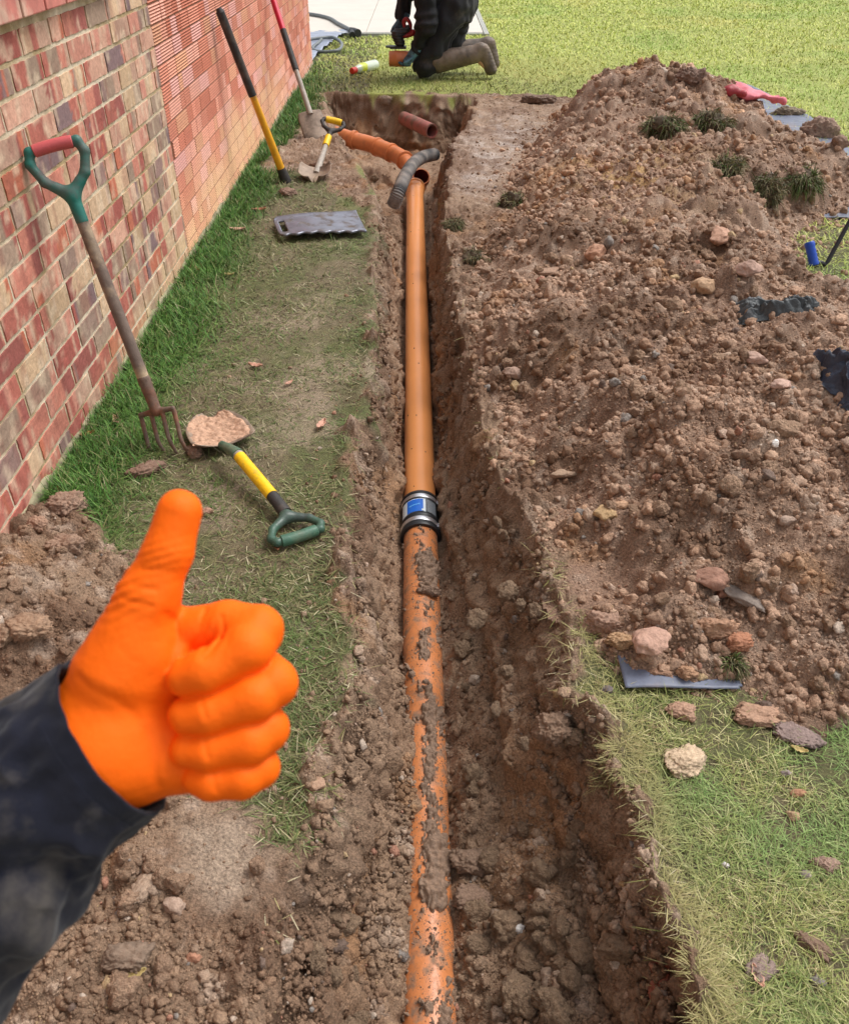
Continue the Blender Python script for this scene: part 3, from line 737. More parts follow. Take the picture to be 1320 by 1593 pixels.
# small printed marks and spots on the clean pipe
mb = MB(); dd = (pb - pa) / Lu
for k in range(16):
    s_ = rng.uniform(.1, Lu - .2); th = rng.uniform(1.0, 2.6); nn = np.cross(dd, [0, 0, 1.]); nn /= np.linalg.norm(nn); uu = np.cross(nn, dd)
    c_ = pa + dd * s_ + (PR + .0006) * (math.cos(th) * nn + math.sin(th) * uu)
    M = np.stack([nn * math.sin(th) - uu * math.cos(th), dd, nn * math.cos(th) + uu * math.sin(th)], 1)
    mb.box(c_, (rng.uniform(.002, .006), rng.uniform(.002, .012), .0012), M)
under(mb.build('dirt_spots', m_mark, smooth=False), up)
PL0 = pipe_at(.45); PL1 = pa; Ll = np.linalg.norm(PL1 - PL0)
lp = empty('drain_pipe', PL0, 'older orange drain pipe caked with mud, in the near half of the trench', 'pipe')
mb = MB(); prof_tube(mb, PL0, PL1, [(0, PR - .006), (0, PR + .0005), (Ll, PR + .0005)]); under(mb.build('barrel', m_pipem), lp)
# crust of mud on its upper side
ns, na = 620, 90
S_, A_ = np.meshgrid(np.linspace(0, Ll - .1, ns), np.linspace(.15, np.pi - .15, na), indexing='ij')
dl = (PL1 - PL0) / Ll; nl = np.cross(dl, [0, 0, 1.]); nl /= np.linalg.norm(nl); ul = np.cross(nl, dl)
Yw = PL0[1] + S_ * dl[1]; arc = A_ * PR
def blob(py, hw, a0, aw, amp):
    yc = P(667, py, -.33)[1]; return amp * np.exp(-((Yw - yc) / hw) ** 2 - ((A_ - a0) / aw) ** 2)
msk = fbm(arc * 1.4, S_ * .7, .045, 6, 230, .72) * .85 - .34 + .22 * fbm(arc, S_, .01, 3, 231)
msk += .35 * np.exp(-((A_ - 1.3) / .42) ** 2) * sstep(P(667, 900, -.3)[1] + .02, P(667, 960, -.3)[1], Yw) * sstep(.85, 1.0, Yw)
for b_ in [(880, .07, 1.2, .8, .75), (905, .05, 1.0, .8, .5), (1000, .06, 1.5, .4, .3), (1110, .08, 1.45, .5, .4), (1180, .06, 1.5, .45, .35), (1250, .05, 1.25, .4, .35), (1320, .05, 1.05, .5, .8), (1385, .05, 1.15, .55, .7), (1575, .07, 1.0, .45, .9)]: msk += blob(*b_)
hgt = np.clip(msk, -.05, .5) * .02 * (1 + .8 * fbm(arc, S_, .014, 3, 235)) + np.where(msk > 0, lumps(arc, S_, .018, 236, .7) * .008 + lumps(arc, S_, .009, 237, .8) * .004, 0)
r_ = PR + np.where(msk > 0, .0008 + hgt, -.003)
VV = PL0 + dl * S_[..., None] + r_[..., None] * (np.cos(A_)[..., None] * nl + np.sin(A_)[..., None] * ul)
ff_ = grid_faces(na, ns); ff_ = ff_[(msk.reshape(-1)[ff_] > -.02).any(1)]
m_mudp = M_('mud_crust', lin(138, 112, 92), rough=.6, var=.4, vsc=90, bump=1, bsc=160, bdist=.004, spec=.45)
used = np.zeros(VV.size // 3, bool); used[ff_.ravel()] = True; mp = np.cumsum(used) - 1
tag(under(mesh_np('mud', VV.reshape(-1, 3)[used], mp[ff_], m_mudp), lp), kind='stuff')
# spattered grains, counted as one part
n = 9000; s_ = rng.random(n) ** 1.2 * (Ll - .12); th = rng.uniform(.3, np.pi - .3, n)
k = rng.random(n) < np.clip(.55 + fbm(th * PR, s_, .08, 3, 240) * 1.5 , .1, 1); s_, th = s_[k], th[k]; n = len(s_)
pp = PL0 + dl * s_[:, None] + (PR + .0005) * (np.cos(th)[:, None] * nl + np.sin(th)[:, None] * ul)
rv, rf = rock(1, 77); sz = power(n, .0008, .0035, 2.6); Mr = rotm(n, rng)
v = np.einsum('nij,vj->nvi', Mr, rv) * sz[:, None, None] + pp[:, None]; f = rf[None] + (np.arange(n) * len(rv))[:, None, None]
tag(under(mesh_np('mud_spatter', v.reshape(-1, 3), f.reshape(-1, 3), m_mudp), lp), kind='stuff')

# coupling
dc = dd; ca = pipe_at(P(667, 822, -.32)[1]); cb = pipe_at(P(667, 768, -.31)[1]); Lc = np.linalg.norm(cb - ca)
cp = empty('pipe_coupling', ca, 'black rubber pipe coupling with two steel clamp bands and a blue label', 'coupling')
mb = MB(); prof_tube(mb, ca, cb, [(0, .058), (0, .069), (.005, .0715), (.011, .0715), (.016, .066), (Lc * .30, .066), (Lc * .33, .0685), (Lc * .36, .066), (Lc * .78, .066), (Lc * .8, .0685), (Lc - .016, .066), (Lc - .011, .0705), (Lc - .005, .0705), (Lc, .069), (Lc, .058)])
under(mb.build('sleeve', m_rubber), cp)
for q in (.19, .86):
    mb = MB(); c0 = ca + dd * (Lc * q - .007 - .003); prof_tube(mb, c0, c0 + dd, [(0, .066), (0, .0685), (.004, .0695), (.016, .0695), (.02, .0685), (.02, .066)])
    b_ = under(mb.build('clamp_band', m_steel), cp)
    nn = np.cross(dd, [0, 0, 1.]); nn /= np.linalg.norm(nn); uu = np.cross(nn, dd)
    mb = MB(); th = .32; rr = math.cos(th) * nn + math.sin(th) * uu; tt = -math.sin(th) * nn + math.cos(th) * uu
    cc = c0 + dd * .008 + rr * .0745; mb.box(cc, (.026, .016, .014), np.stack([tt, dd, rr], 1)); mb.tube([cc + tt * -.024, cc + tt * .02], .0055, 8)
    sc = mb.build('clamp_screw', m_steel, bevel=.0015); sc.parent = b_
def arcpatch(a0, a1, s0, s1, r, mat, name):
    n_ = 24; th = np.linspace(a0, a1, n_); V = []
    for s in (s0, s1):
        for t in th: V.append(ca + dd * s + r * (math.cos(t) * nn + math.sin(t) * uu))
    for s in (s0, s1):
        for t in th: V.append(ca + dd * s + (r - .0012) * (math.cos(t) * nn + math.sin(t) * uu))
    F = [(i, i + 1, n_ + i + 1, n_ + i) for i in range(n_ - 1)]
    F += [(2 * n_ + i, 3 * n_ + i, 3 * n_ + i + 1, 2 * n_ + i + 1) for i in range(n_ - 1)]
    F += [(i, 2 * n_ + i, 2 * n_ + i + 1, i + 1) for i in range(n_ - 1)] + [(n_ + i, n_ + i + 1, 3 * n_ + i + 1, 3 * n_ + i) for i in range(n_ - 1)]
    mb = MB(); mb.add(V, F); return under(mb.build(name, mat), cp)
m_blue = M_('label_blue', lin(24, 104, 205), rough=.35, var=0, bump=0); m_lw = M_('label_white', lin(215, 225, 232), rough=.35, var=0, bump=0)
m_lb = M_('label_print', lin(120, 200, 250), rough=.4, var=0, bump=0); m_gr = M_('label_grey', lin(120, 125, 130), rough=.5, var=.4, vsc=300, bump=0)
lab = arcpatch(1.28, 2.75, Lc * .38, Lc * .76, .0672, m_lw, 'label')
for a0, a1, s0, s1, r, mt, nm in [(1.42, 2.3, .36, .74, .0682, m_blue, 'blue_panel'), (1.38, 1.5, .37, .44, .0687, m_lw, 'label_corner')]:
    o = arcpatch(a0, a1, Lc * (s0 + .02), Lc * s1, r, mt, nm); o.parent = lab; o.matrix_parent_inverse = Matrix()
o = arcpatch(.62, 1.22, Lc * .39, Lc * .75, .0669, m_gr, 'print_panel')
wl_ = MB()
for k in range(9):      # the line of small unreadable lettering
    t = 2.15 - k * .066; hgt_ = [.006, .008, .005, .005, .005, .006, .005, .005, .008][k]
    c_ = ca + dd * (Lc * .56 + k * .0006) + .0689 * (math.cos(t) * nn + math.sin(t) * uu)
    wl_.box(c_, (.0028, hgt_, .0006), np.stack([-math.sin(t) * nn + math.cos(t) * uu, dd, math.cos(t) * nn + math.sin(t) * uu], 1))
o = wl_.build('lettering', m_lb, smooth=False); o.parent = lab

# bend of short orange fittings at the head of the trench
m_pipeb = M_('orange_fitting_plastic', lin(206, 122, 74), rough=.38, var=.12, vsc=8, bump=.15, bsc=60, bdist=.001, col2=lin(170, 104, 66), m2sc=12, m2lo=.5, m2hi=.75)
bpts = [P(520, 208, -.13), P(548, 217, -.15), P(575, 224, -.17), P(600, 234, -.19), P(622, 244, -.205), P(637, 258, -.22), P(644, 274, -.23)]
bs = spline(bpts, 70); cum = np.concatenate([[0], np.cumsum(np.linalg.norm(np.diff(bs, axis=0), axis=1))]); Lb = cum[-1]
fit = empty('pipe_bend', bs[0], 'string of orange pipe fittings curving into the far pit from the left bank', 'pipe bend')
rr_ = np.full(len(bs), .060); rr_[cum > Lb * .68] = .054
under(MB().tube(bs, rr_, 32).build('barrel', m_pipeb), fit)
def at_s(s): return np.array([np.interp(s, cum, bs[:, k]) for k in range(3)])
for q, rad in ((.17, .071), (.36, .07), (.5, .07), (.67, .069)):
    s0 = q * Lb; ps = np.array([at_s(s0 + e) for e in (-.016, -.012, .0, .012, .016)])
    under(MB().tube(ps, [.058, rad, rad + .001, rad, .058], 32).build('collar', m_pipeb), fit)
under(MB().tube(np.array([at_s(Lb * .36), at_s(Lb * .5)]), .064, 32).build('socket', m_pipeb), fit)
# open branch with dark red inside
m_dred = M_('dark_red_plastic', lin(110, 44, 34), rough=.45, var=.2, bump=.1)
ob = P(655, 274, -.19); od = np.array([.1, -.62, .62]); od /= np.linalg.norm(od)
bx = empty('pipe_branch', ob - od * .12, 'open ended orange pipe branch with dark red inside behind the pipe socket', 'pipe branch')
mb = MB(); prof_tube(mb, ob - od * .14, ob, [(0, .05), (.09, .052), (.1, .062), (.135, .062), (.14, .060), (.14, .053)]); under(mb.build('socket', m_pipeb), bx)
mb = MB(); prof_tube(mb, ob - od * .14, ob, [(.139, .0528), (.02, .05), (.02, .001)]); under(mb.build('inside', m_dred), bx)
# ribbed black land drain lying across
m_flex = M_('muddy_flexible_pipe', lin(142, 132, 124), rough=.8, var=.45, vsc=40, col2=lin(78, 76, 76), m2sc=10, m2lo=.4, m2hi=.6, bump=.8, bsc=80, bdist=.004)
fp = spline([P(612, 318, -.12), P(620, 298, -.04), P(630, 274, -.02), P(643, 254, -.02), P(658, 244, -.03), P(676, 240, -.05)], 300)
q = np.arange(len(fp)); o = MB().tube(fp, .040 + .0022 * np.sin(q * 1.6), 28).build('flexible_pipe', m_flex); tag(o, 'muddy grey black flexible drain pipe lying bent across the orange fittings', 'flexible pipe')
m_clay = M_('old_clay_pipe', lin(160, 96, 88), rough=.6, var=.2, vsc=20, col2=lin(122, 92, 78), m2sc=14, bump=.3)
o = MB(); prof_tube(o, PY(628, 184, 7.9), PY(670, 203, 7.52), [(0, .056), (.2, .057), (.46, .058), (.46, .047), (.35, .045)]); tag(o.build('clay_pipe', m_clay), 'old dull red pipe poking out of the bank of the far pit', 'pipe')

# ------------------------------------------------------------------ tools
m_wood = M_('muddy_wood_shaft', lin(112, 96, 86), rough=.8, var=.3, vsc=25, col2=lin(178, 156, 128), m2sc=7, m2lo=.5, m2hi=.7, bump=.8, bsc=60, bdist=.003)
m_dgreen = M_('green_plastic', lin(30, 110, 98), rough=.42, var=.15, vsc=25, col2=lin(92, 88, 84), m2sc=9, m2lo=.42, m2hi=.62, bump=.3, bsc=80, bdist=.001, rough2=.75)
m_dred2 = M_('red_plastic', lin(200, 92, 94), rough=.5, var=.1, col2=lin(146, 108, 98), m2sc=14, m2lo=.5, m2hi=.7, bump=.25)
m_tsteel = M_('rusty_tool_steel', lin(112, 92, 80), rough=.7, var=.35, vsc=40, col2=lin(130, 88, 68), m2sc=12, bump=.7, bsc=90, bdist=.002, metal=.15)
m_yel = M_('yellow_paint', lin(246, 196, 22), rough=.45, var=.1, vsc=60, col2=lin(190, 158, 60), m2sc=40, m2lo=.55, m2hi=.75, bump=.2)
m_yelo = M_('orange_yellow_paint', lin(232, 166, 30), rough=.45, var=.1, col2=lin(150, 110, 60), m2sc=14, m2lo=.55, m2hi=.75, bump=.2)
m_blk = M_('black_grip', lin(52, 48, 46), rough=.65, var=.2, vsc=30, col2=lin(104, 90, 80), m2sc=10, m2lo=.5, m2hi=.75, bump=.3)
m_greenD = M_('dark_green_plastic', lin(62, 92, 76), rough=.4, var=.12, vsc=30, col2=lin(70, 72, 70), m2sc=10, m2lo=.45, m2hi=.65, bump=.25)
m_bladem = M_('muddy_blade_steel', lin(150, 130, 112), rough=.6, var=.3, vsc=20, col2=lin(104, 86, 72), m2sc=8, bump=.6, bsc=80, bdist=.002, metal=.1)
m_redg = M_('red_fibreglass', lin(206, 40, 66), rough=.4, var=.1, bump=.1)
m_silv = M_('worn_grey_shaft', lin(168, 158, 146), rough=.6, var=.25, vsc=30, bump=.4)
def nrm(v): v = np.array(v, float); return v / np.linalg.norm(v)
def dhandle(par, O, A, X, w_, h, r, mats, grip_r=None, res=.0025, web=.3):
    """D handle: O where the socket starts, A along the shaft, X across; h from O to the grip bar"""
    A = nrm(A); X = nrm(np.array(X) - A * (np.array(X) @ A)); N = np.cross(X, A)
    g = lambda a, b, c=0: O + X * a + A * b + N * c
    gr = grip_r or r * 1.15; hw = w_ / 2
    def fn(p):
        d = smin(rc(p, g(0, -.02), g(0, h * .3), r * 1.25, r * 1.35), smin(rc(p, g(0, h * .3), g(-hw * .42, h * .44), r * .75, r * .6), rc(p, g(0, h * .3), g(hw * .42, h * .44), r * .75, r * .6), r * 1.6), r)
        for s in (-1, 1):
            a_ = rc(p, g(0, h * .26), g(s * hw * .74, h * .55), r * 1.15, r * .95)
            a_ = smin(a_, rc(p, g(s * hw * .74, h * .55), g(s * hw * 1.0, h * .82), r * .95, r * .9), r * .5)
            a_ = smin(a_, rc(p, g(s * hw * .98, h * .86), g(s * hw * .86, h), r * .9, r), r * .8)
            d = smin(d, a_, r * .9)
        return smin(d, rc(p, g(-hw * .86, h), g(hw * .86, h), r * .95, r * .95), r * .4)
    pts = np.array([g(a, b, c) for a in (-hw * 1.3, hw * 1.3) for b in (-.05, h + .05) for c in (-.05, .05)])
    v, f = nets(fn, pts.min(0), pts.max(0), res); o = under(mesh_np('handle', v, f, mats[0]), par)
    q = spline([g(-hw * .72, h), g(-hw * .4, h + .002), g(0, h + .003), g(hw * .4, h + .002), g(hw * .72, h)], 24)
    rr = np.full(len(q), gr); rr[0] = rr[-1] = gr * .8
    gp_ = MB().tube(q, rr, 20).build('grip', mats[1]); gp_.parent = o; return o
def blade(par, O, A, X, N, L, W, dish, point, mat, name='blade', th=.003, curve=0., nu=18, nv=24):
    A = nrm(A); X = nrm(X); N = nrm(N); V = []
    for j in range(nv):
        t = j / (nv - 1)
        wd = W * (1 - point * max(0, (t - .45) / .55) ** 2.4) * (.86 + .14 * min(1, t / .12))
        if point and t > .97: wd *= .6
        for i in range(nu):
            s = i / (nu - 1) * 2 - 1
            V.append(O + A * (t * L - point * .0 * L) + X * s * wd / 2 + N * (dish * (abs(s) ** 2) + curve * (t - .3) ** 2 - .0))
    f = grid_faces(nu, nv); o = under(mesh_np(name, np.array(V), f, mat), par)
    m = o.modifiers.new('s', 'SOLIDIFY'); m.thickness = th; m.offset = 0; return o

# garden fork against the wall
G = PX(78, 216, -1.052); TIP = P(276, 724, -.05); FA = nrm(G - TIP)
fk = empty('garden_fork', TIP, 'muddy garden fork with a red and green D handle leaning on the brick wall', 'garden fork')
sock = G - FA * .205
under(MB().tube(spline([TIP + FA * .24, TIP + FA * .5, TIP + FA * .7, sock + FA * .02], 30), np.linspace(.0185, .017, 31), 16).build('shaft', m_wood), fk)
dhandle(fk, sock, FA, (.135, .055, .05), .155, .185, .0145, (m_dgreen, m_dred2), .0175)
HXv = nrm((.17, -.045, .02)); HXv = nrm(HXv - FA * (HXv @ FA)); HN = np.cross(HXv, FA)
hd = TIP + FA * .185
def hfn(p):
    d = rc(p, TIP + FA * .29, hd, .02, .017)
    for s in (-1, 1):
        d = smin(d, rc(p, hd, hd + HXv * s * .062 - FA * .002, .010, .008), .008)
    for k, s in enumerate((-1.5, -.5, .5, 1.5)):
        a = hd + HXv * s * .042 - FA * (.012 if abs(s) > 1 else 0); b = a - FA * .09 + HN * .02; e = TIP + HXv * s * .041 - FA * .0
        d = smin(d, np.minimum(rc(p, a, b, .0075, .0065), rc(p, b, e, .0065, .004)), .004)
    return d
bb = np.array([hd + HXv * a + FA * b + HN * c for a in (-.11, .11) for b in (-.27, .12) for c in (-.05, .05)])
v, f = nets(hfn, bb.min(0), bb.max(0), .0028); under(mesh_np('tines', v, f, m_tsteel), fk)

# short green and yellow shovel lying on the grass
NK = P(345, 692, .05); HB = P(462, 818, .035); SA = nrm(HB - NK)
sh = empty('shovel', NK, 'short shovel with a green D handle and yellow shaft band lying on the grass', 'shovel')
pts = np.array([NK, NK + (HB - NK) * .22 + [0, 0, .03], NK + (HB - NK) * .35 + [0, 0, .028], NK + (HB - NK) * .72 + [0, 0, .012], NK + (HB - NK) * .86])
sp = spline(pts, 60)
m_gsock = M_('green_socket_paint', lin(66, 104, 84), rough=.45, var=.2, col2=lin(130, 128, 104), m2sc=9, m2lo=.5, m2hi=.75, bump=.3)
under(MB().tube(sp[:21], np.linspace(.013, .0195, 21), 18).build('socket', m_gsock), sh)
under(MB().tube(sp[20:24], .0175, 18).build('collar', m_silv), sh)
under(MB().tube(sp[23:45], .0185, 18).build('shaft', m_yel), sh)
under(MB().tube(sp[44:], np.linspace(.0175, .019, len(sp[44:])), 18).build('shaft', m_blk), sh)
pp_ = P(497, 822, .03) - P(435, 840, .03)
dhandle(sh, sp[-1] - SA * .02, P(467, 836, .03) - sp[-1] + SA * .02, pp_, .145, .125, .012, (m_greenD, m_gsock), .0165)
BA = nrm(P(318, 645, 0) - NK); BX = nrm(np.cross([0, 0, 1], BA)); BO = NK + BA * .0 - np.array([0, 0, .02])
BO = P(352, 694, .03)
blade(sh, BO, BA + np.array([0, 0, -.03]), BX, (0, 0, 1), .245, .205, .022, .55, m_bladem, curve=.05)
# dry soil spread over the blade
def sfn_grid():
    u, v_ = np.meshgrid(np.linspace(-1, 1, 60), np.linspace(0, 1, 70)); wd = .2 * (1 - .55 * np.maximum(0, (v_ - .45) / .55) ** 2.4)
    hh = .008 + .006 * fbm(u * .1, v_ * .24, .05, 4, 250) + lumps(u * .1, v_ * .24, .018, 251, .6) * .006
    edge = np.minimum(1 - np.abs(u), np.minimum(v_ * 3 - .15, (1 - v_) * 4 + .1)) + .25 * fbm(u * .1, v_ * .24, .06, 3, 252)
    hh = hh * sstep(0, .25, edge) + .022 * u ** 2 + .05 * (v_ - .3) ** 2 - .002
    A2 = nrm(BA + np.array([0, 0, -.03]))
    V = BO + A2 * (v_ * .245)[..., None] + BX * (u * wd / 2)[..., None] + np.array([0, 0, 1.]) * hh[..., None]
    f = grid_faces(60, 70); f = f[(edge.reshape(-1)[f] > -.02).all(1)]; return V.reshape(-1, 3), f
m_drysoil = M_('dry_sandy_soil', lin(190, 152, 126), rough=.9, var=.3, vsc=60, bump=1, bsc=150, bdist=.004)
v, f = sfn_grid(); under(mesh_np('soil', v, f, m_drysoil), sh)

# long bar with black grip and yellow shaft
T0 = PX(340, 12, -1.09); B0 = P(447, 288, -.02); d_ = B0 - T0
br = empty('digging_bar', B0, 'long handled tool with black grip and yellow shaft leaning on the ribbed brickwork', 'digging tool')
def seg(a, b, n=12): return np.array([T0 + d_ * t for t in np.linspace(a, b, n)])
under(MB().tube(seg(0, .02), np.linspace(.012, .024, 12), 16).tube(seg(.02, .46), .0235, 16).build('grip', m_blk), br)
under(MB().tube(seg(.46, .90), np.linspace(.0195, .024, 12), 16).build('shaft', m_yelo), br)
under(MB().tube(seg(.89, 1.0), np.linspace(.027, .036, 12), 16).build('foot', m_blk), br)

# red and black spade behind
T1 = PX(418, -22, -1.1); B1 = P(503, 240, -.08); d1 = B1 - T1; Ls = np.linalg.norm(d1); A1 = -d1 / Ls
sp2 = empty('spade', B1, 'long muddy spade with a red and black shaft standing beside the far pit', 'spade')
def seg1(a, b, n=8): return np.array([T1 + d1 * t for t in np.linspace(a, b, n)])
under(MB().tube(seg1(-.05, .26), .0215, 16).build('shaft', m_redg), sp2)
under(MB().tube(seg1(.26, .5), .0225, 16).build('grip', m_blk), sp2)
under(MB().tube(seg1(.5, .76), np.linspace(.017, .02, 8), 16).build('socket', m_silv), sp2)
X1 = nrm(np.array([.16, .05, 0]) - A1 * (np.array([.16, .05, 0]) @ A1)); N1 = np.cross(X1, A1)
blade(sp2, T1 + d1 * .74, -A1, X1, N1, Ls * .27, .185, -.016, 0, m_bladem, curve=.05)
dhandle(sp2, T1 - d1 * .06, A1, (.1, .1, 0), .13, .15, .013, (m_blk, m_redg), .016, res=.004)

# small shovel with yellow grip
B2 = P(491, 272, .01); T2 = PY(519, 188, B2[1] + .50); d2 = T2 - B2; A2 = nrm(d2); Lq = np.linalg.norm(d2)
s3 = empty('shovel', B2, 'small round shovel with a yellow grip and yellow neck band standing in the grass', 'shovel')
under(MB().tube(np.array([B2 + d2 * t for t in np.linspace(.02, .55, 8)]), np.linspace(.022, .016, 8), 14).build('shaft', m_silv), s3)
under(MB().tube(np.array([B2 + d2 * t for t in (.53, .6, .7)]), .0215, 14).build('neck_band', m_yel), s3)
dhandle(s3, B2 + d2 * .72, A2, (.14, .02, -.015), .145, Lq * .28, .0125, (m_blk, m_yel), .021, res=.0035)
blade(s3, B2 + np.array([0, .05, .03]), (0.0, -.85, -.35), (1, .1, 0), (0, -.35, .9), .16, .2, .045, .5, m_bladem, curve=.03)

# grey board with a hand hole
c00, c10, c11, c01 = P(424, 344, .03), P(554, 331, .03), P(570, 361, .03), P(436, 371, .03)
nu, nv = 61, 21; Vb = []; 
for j in range(nv):
    for i in range(nu):
        s, t = i / (nu - 1), j / (nv - 1); p = (c00 * (1 - s) + c10 * s) * (1 - t) + (c01 * (1 - s) + c11 * s) * t
        p = p + (c11 - c10) * .03 * math.sin(s * 40) * max(0, (t - .8) / .2) * (s > .06) + (c11 - c10) * (-.1 * (t - .5) * (max(0, .05 - s) / .05) ** 2 * 2)
        p[2] += .006 * math.sin(s * 5) + .004 * (1 - t) + .008 * abs(2 * t - 1) ** 6; Vb.append(p)
fb = grid_faces(nu, nv); cc = np.array(Vb)[fb].mean(1); keep = []
for k, q in enumerate(fb):
    i, j = q[0] % nu, q[0] // nu; s, t = (i + .5) / (nu - 1), (j + .5) / (nv - 1); keep.append(not (abs(s - .085) < .036 and abs(t - .5) < .3))
m_board = M_('grey_aluminium_board', lin(128, 130, 142), rough=.28, var=.25, vsc=20, col2=lin(104, 94, 86), m2sc=16, m2lo=.5, m2hi=.68, bump=.3, bsc=60, bdist=.002, metal=.35, rough2=.8)
o = mesh_np('grab_board', np.array(Vb), fb[np.array(keep)], m_board); md = o.modifiers.new('s', 'SOLIDIFY'); md.thickness = .011; md.offset = -1
tag(o, 'flat grey board with a hand hole and wavy edge lying on the grass', 'board')

# ------------------------------------------------------------------ things by the patio
PY0 = P(600, 55)[1]
m_patio = M_('pale_paving', lin(214, 205, 192), rough=.5, var=.06, vsc=3, bump=.15, bsc=40)
mb = MB()
x0p, y0p = -6.6, PY0
sz_ = 1.18
for i in range(7):
    for j in range(7):
        xa, ya = x0p + i * sz_, y0p + j * sz_
        xb = min(xa + sz_ - .006, P(741, 30)[0]); 
        if xb > xa: mb.box(((xa + xb) / 2, ya + sz_ / 2, .012), (xb - xa, sz_ - .006, .05))
o = mb.build('patio', m_patio, smooth=False, bevel=.003); tag(o, kind='structure')
m_kerb = M_('patio_kerb', lin(168, 168, 160), rough=.8, bump=.4)
o = MB().box(((x0p + P(741, 30)[0]) / 2, PY0 - .035, .008), (P(741, 30)[0] - x0p, .06, .05)).box((P(741, 30)[0] + .04, PY0 + 3.9, .008), (.06, 8, .05)).build('patio_edging', m_kerb, smooth=False, bevel=.004); tag(o, kind='structure')
m_hose = M_('grey_hose', lin(112, 118, 120), rough=.45, var=.2, bump=.2)
hz = .06
ho = empty('hose', P(560, 48, 0), 'grey black hose snaking over the pale paving to a black connector', 'hose')
under(MB().tube(spline([P(440, 20, hz), P(478, 21, hz), P(510, 27, hz), P(526, 36, hz), P(545, 46, hz)], 50), .021, 12).build('tube', m_hose), ho)
under(MB().tube([P(544, 46, .05), P(550, 49, .05), P(557, 51, .05)], [.03, .045, .042], 14).tube([P(548, 49, .05), P(548, 54, .04)], .035, 12).build('connector', m_rubber), ho)
m_dk = m_hose
o = MB().tube(spline([P(470, 63, .05), P(495, 59, .06), P(518, 58, .06), P(531, 67, .05), P(527, 77, .04), P(508, 80, .03), P(492, 79, .03), P(486, 74, .04), P(494, 67, .07), P(500, 61, .09)], 90), .017, 12).build('hose', m_dk)
tag(o, 'grey hose lying in a loop on the grass at the wall corner', 'hose')
def sheet(name, poly, mat, label, cat, step=.03, zoff=.012, amp=.008, seed=1, hole=None):
    pw = np.array([P(a, b)[:2] for a, b in poly]); lo, hi = pw.min(0), pw.max(0)
    x = np.arange(lo[0], hi[0] + step, step); y = np.arange(lo[1], hi[1] + step, step); X, Y = np.meshgrid(x, y)
    d = polysd(X, Y, pw) + fbm(X, Y, .3, 2, seed) * .004
    Z = gz(X, Y) + zoff + np.abs(fbm(X, Y, .18, 4, seed + 1)) * amp * 2
    f = grid_faces(len(x), len(y)); f = f[(d.reshape(-1)[f] > 0).all(1)]
    o = mesh_np(name, np.stack([X, Y, Z], -1).reshape(-1, 3), f, mat); m = o.modifiers.new('s', 'SOLIDIFY'); m.thickness = .003; m.offset = 0
    return tag(o, label, cat)
m_tarp = M_('woven_grey_membrane', lin(104, 110, 128), rough=.42, var=.15, vsc=60, col2=lin(150, 130, 118), m2sc=5, m2lo=.55, m2hi=.72, bump=.4, bsc=200, bdist=.001, rough2=.85)
sheet('ground_sheet', [(1010, 940), (950, 1000), (966, 1077), (1150, 1080), (1180, 1000), (1300, 700), (1262, 468), (1216, 420), (1232, 341), (1330, 343), (1480, 350), (1420, 290), (1322, 236), (1255, 183), (1200, 150), (1150, 132), (960, 142), (940, 160), (1100, 300), (1100, 700)], m_tarp, 'dark blue grey woven sheet laid under the spoil heap, its edges showing', 'ground sheet', .008, .014, .006, 300)
m_plas = M_('clear_plastic_film', lin(150, 158, 176), rough=.3, var=.15, bump=.5, bsc=20)
sheet('plastic_sheet', [(478, 112), (486, 100), (500, 84), (528, 60), (560, 52), (520, 50), (470, 56), (455, 110)], m_plas, 'crinkled blue grey plastic sheet lying at the far corner of the wall', 'plastic sheet', .03, .03, .012, 310)
# spray bottle on the lawn
ba, bb_ = P(585, 100, .045), P(547, 110, .045); bd = nrm(bb_ - ba); Lbt = np.linalg.norm(bb_ - ba)
bt = empty('bottle', ba, 'yellow and clear plastic bottle with a red cap lying on the lawn', 'bottle')
m_bot = M_('bottle_yellow', lin(214, 226, 70), rough=.15, var=.05, bump=0, col2=lin(214, 226, 206), m2sc=6, m2lo=.45, m2hi=.5); m_cap = M_('red_cap', lin(214, 50, 40), rough=.4, var=0, bump=0)
mb = MB(); prof_tube(mb, ba, bb_, [(0, .01), (.005, .04), (.02, .047), (Lbt * .68, .047), (Lbt * .84, .026), (Lbt * .86, .022)], 24); under(mb.build('body', m_bot), bt)
mb = MB(); prof_tube(mb, ba, bb_, [(Lbt * .85, .02), (Lbt * .85, .028), (Lbt, .028), (Lbt + .004, .024), (Lbt + .004, .001)], 20); under(mb.build('cap', m_cap), bt)

# ------------------------------------------------------------------ kneeling worker
YP = P(690, 119)[1]
def q_(px, py, dy=0): return PY(px, py, YP + dy)
person = empty('person', P(690, 118), 'person in dark muddy work clothes and brown boots kneeling on the lawn cutting a pipe', 'person')
NY, FY = -.10, .17
kn, an, to = q_(660, 99, NY), q_(738, 84, NY), q_(762, 108, NY); he = q_(752, 64, NY)
kf, af, tf = q_(692, 82, FY), q_(748, 74, FY), q_(766, 98, FY)
kn[2] = max(kn[2], .10)
hip = q_(706, 4, .03); hipn = q_(706, 6, -.07); hipf = q_(716, 4, .12)
chest = q_(672, -62, .03); shn = q_(650, -82, -.14); shf = q_(650, -88, .2); neck = q_(640, -98, .03); head = q_(618, -104, .03)
eln = q_(664, 36, -.22); han = q_(643, 84, -.16); elf = q_(632, -18, .16); haf = q_(623, 36, .06)
def fold(p, a=.008, s=9): return a * vn3(p * s, 4) + a * .5 * vn3(p * s * 2.3, 6)
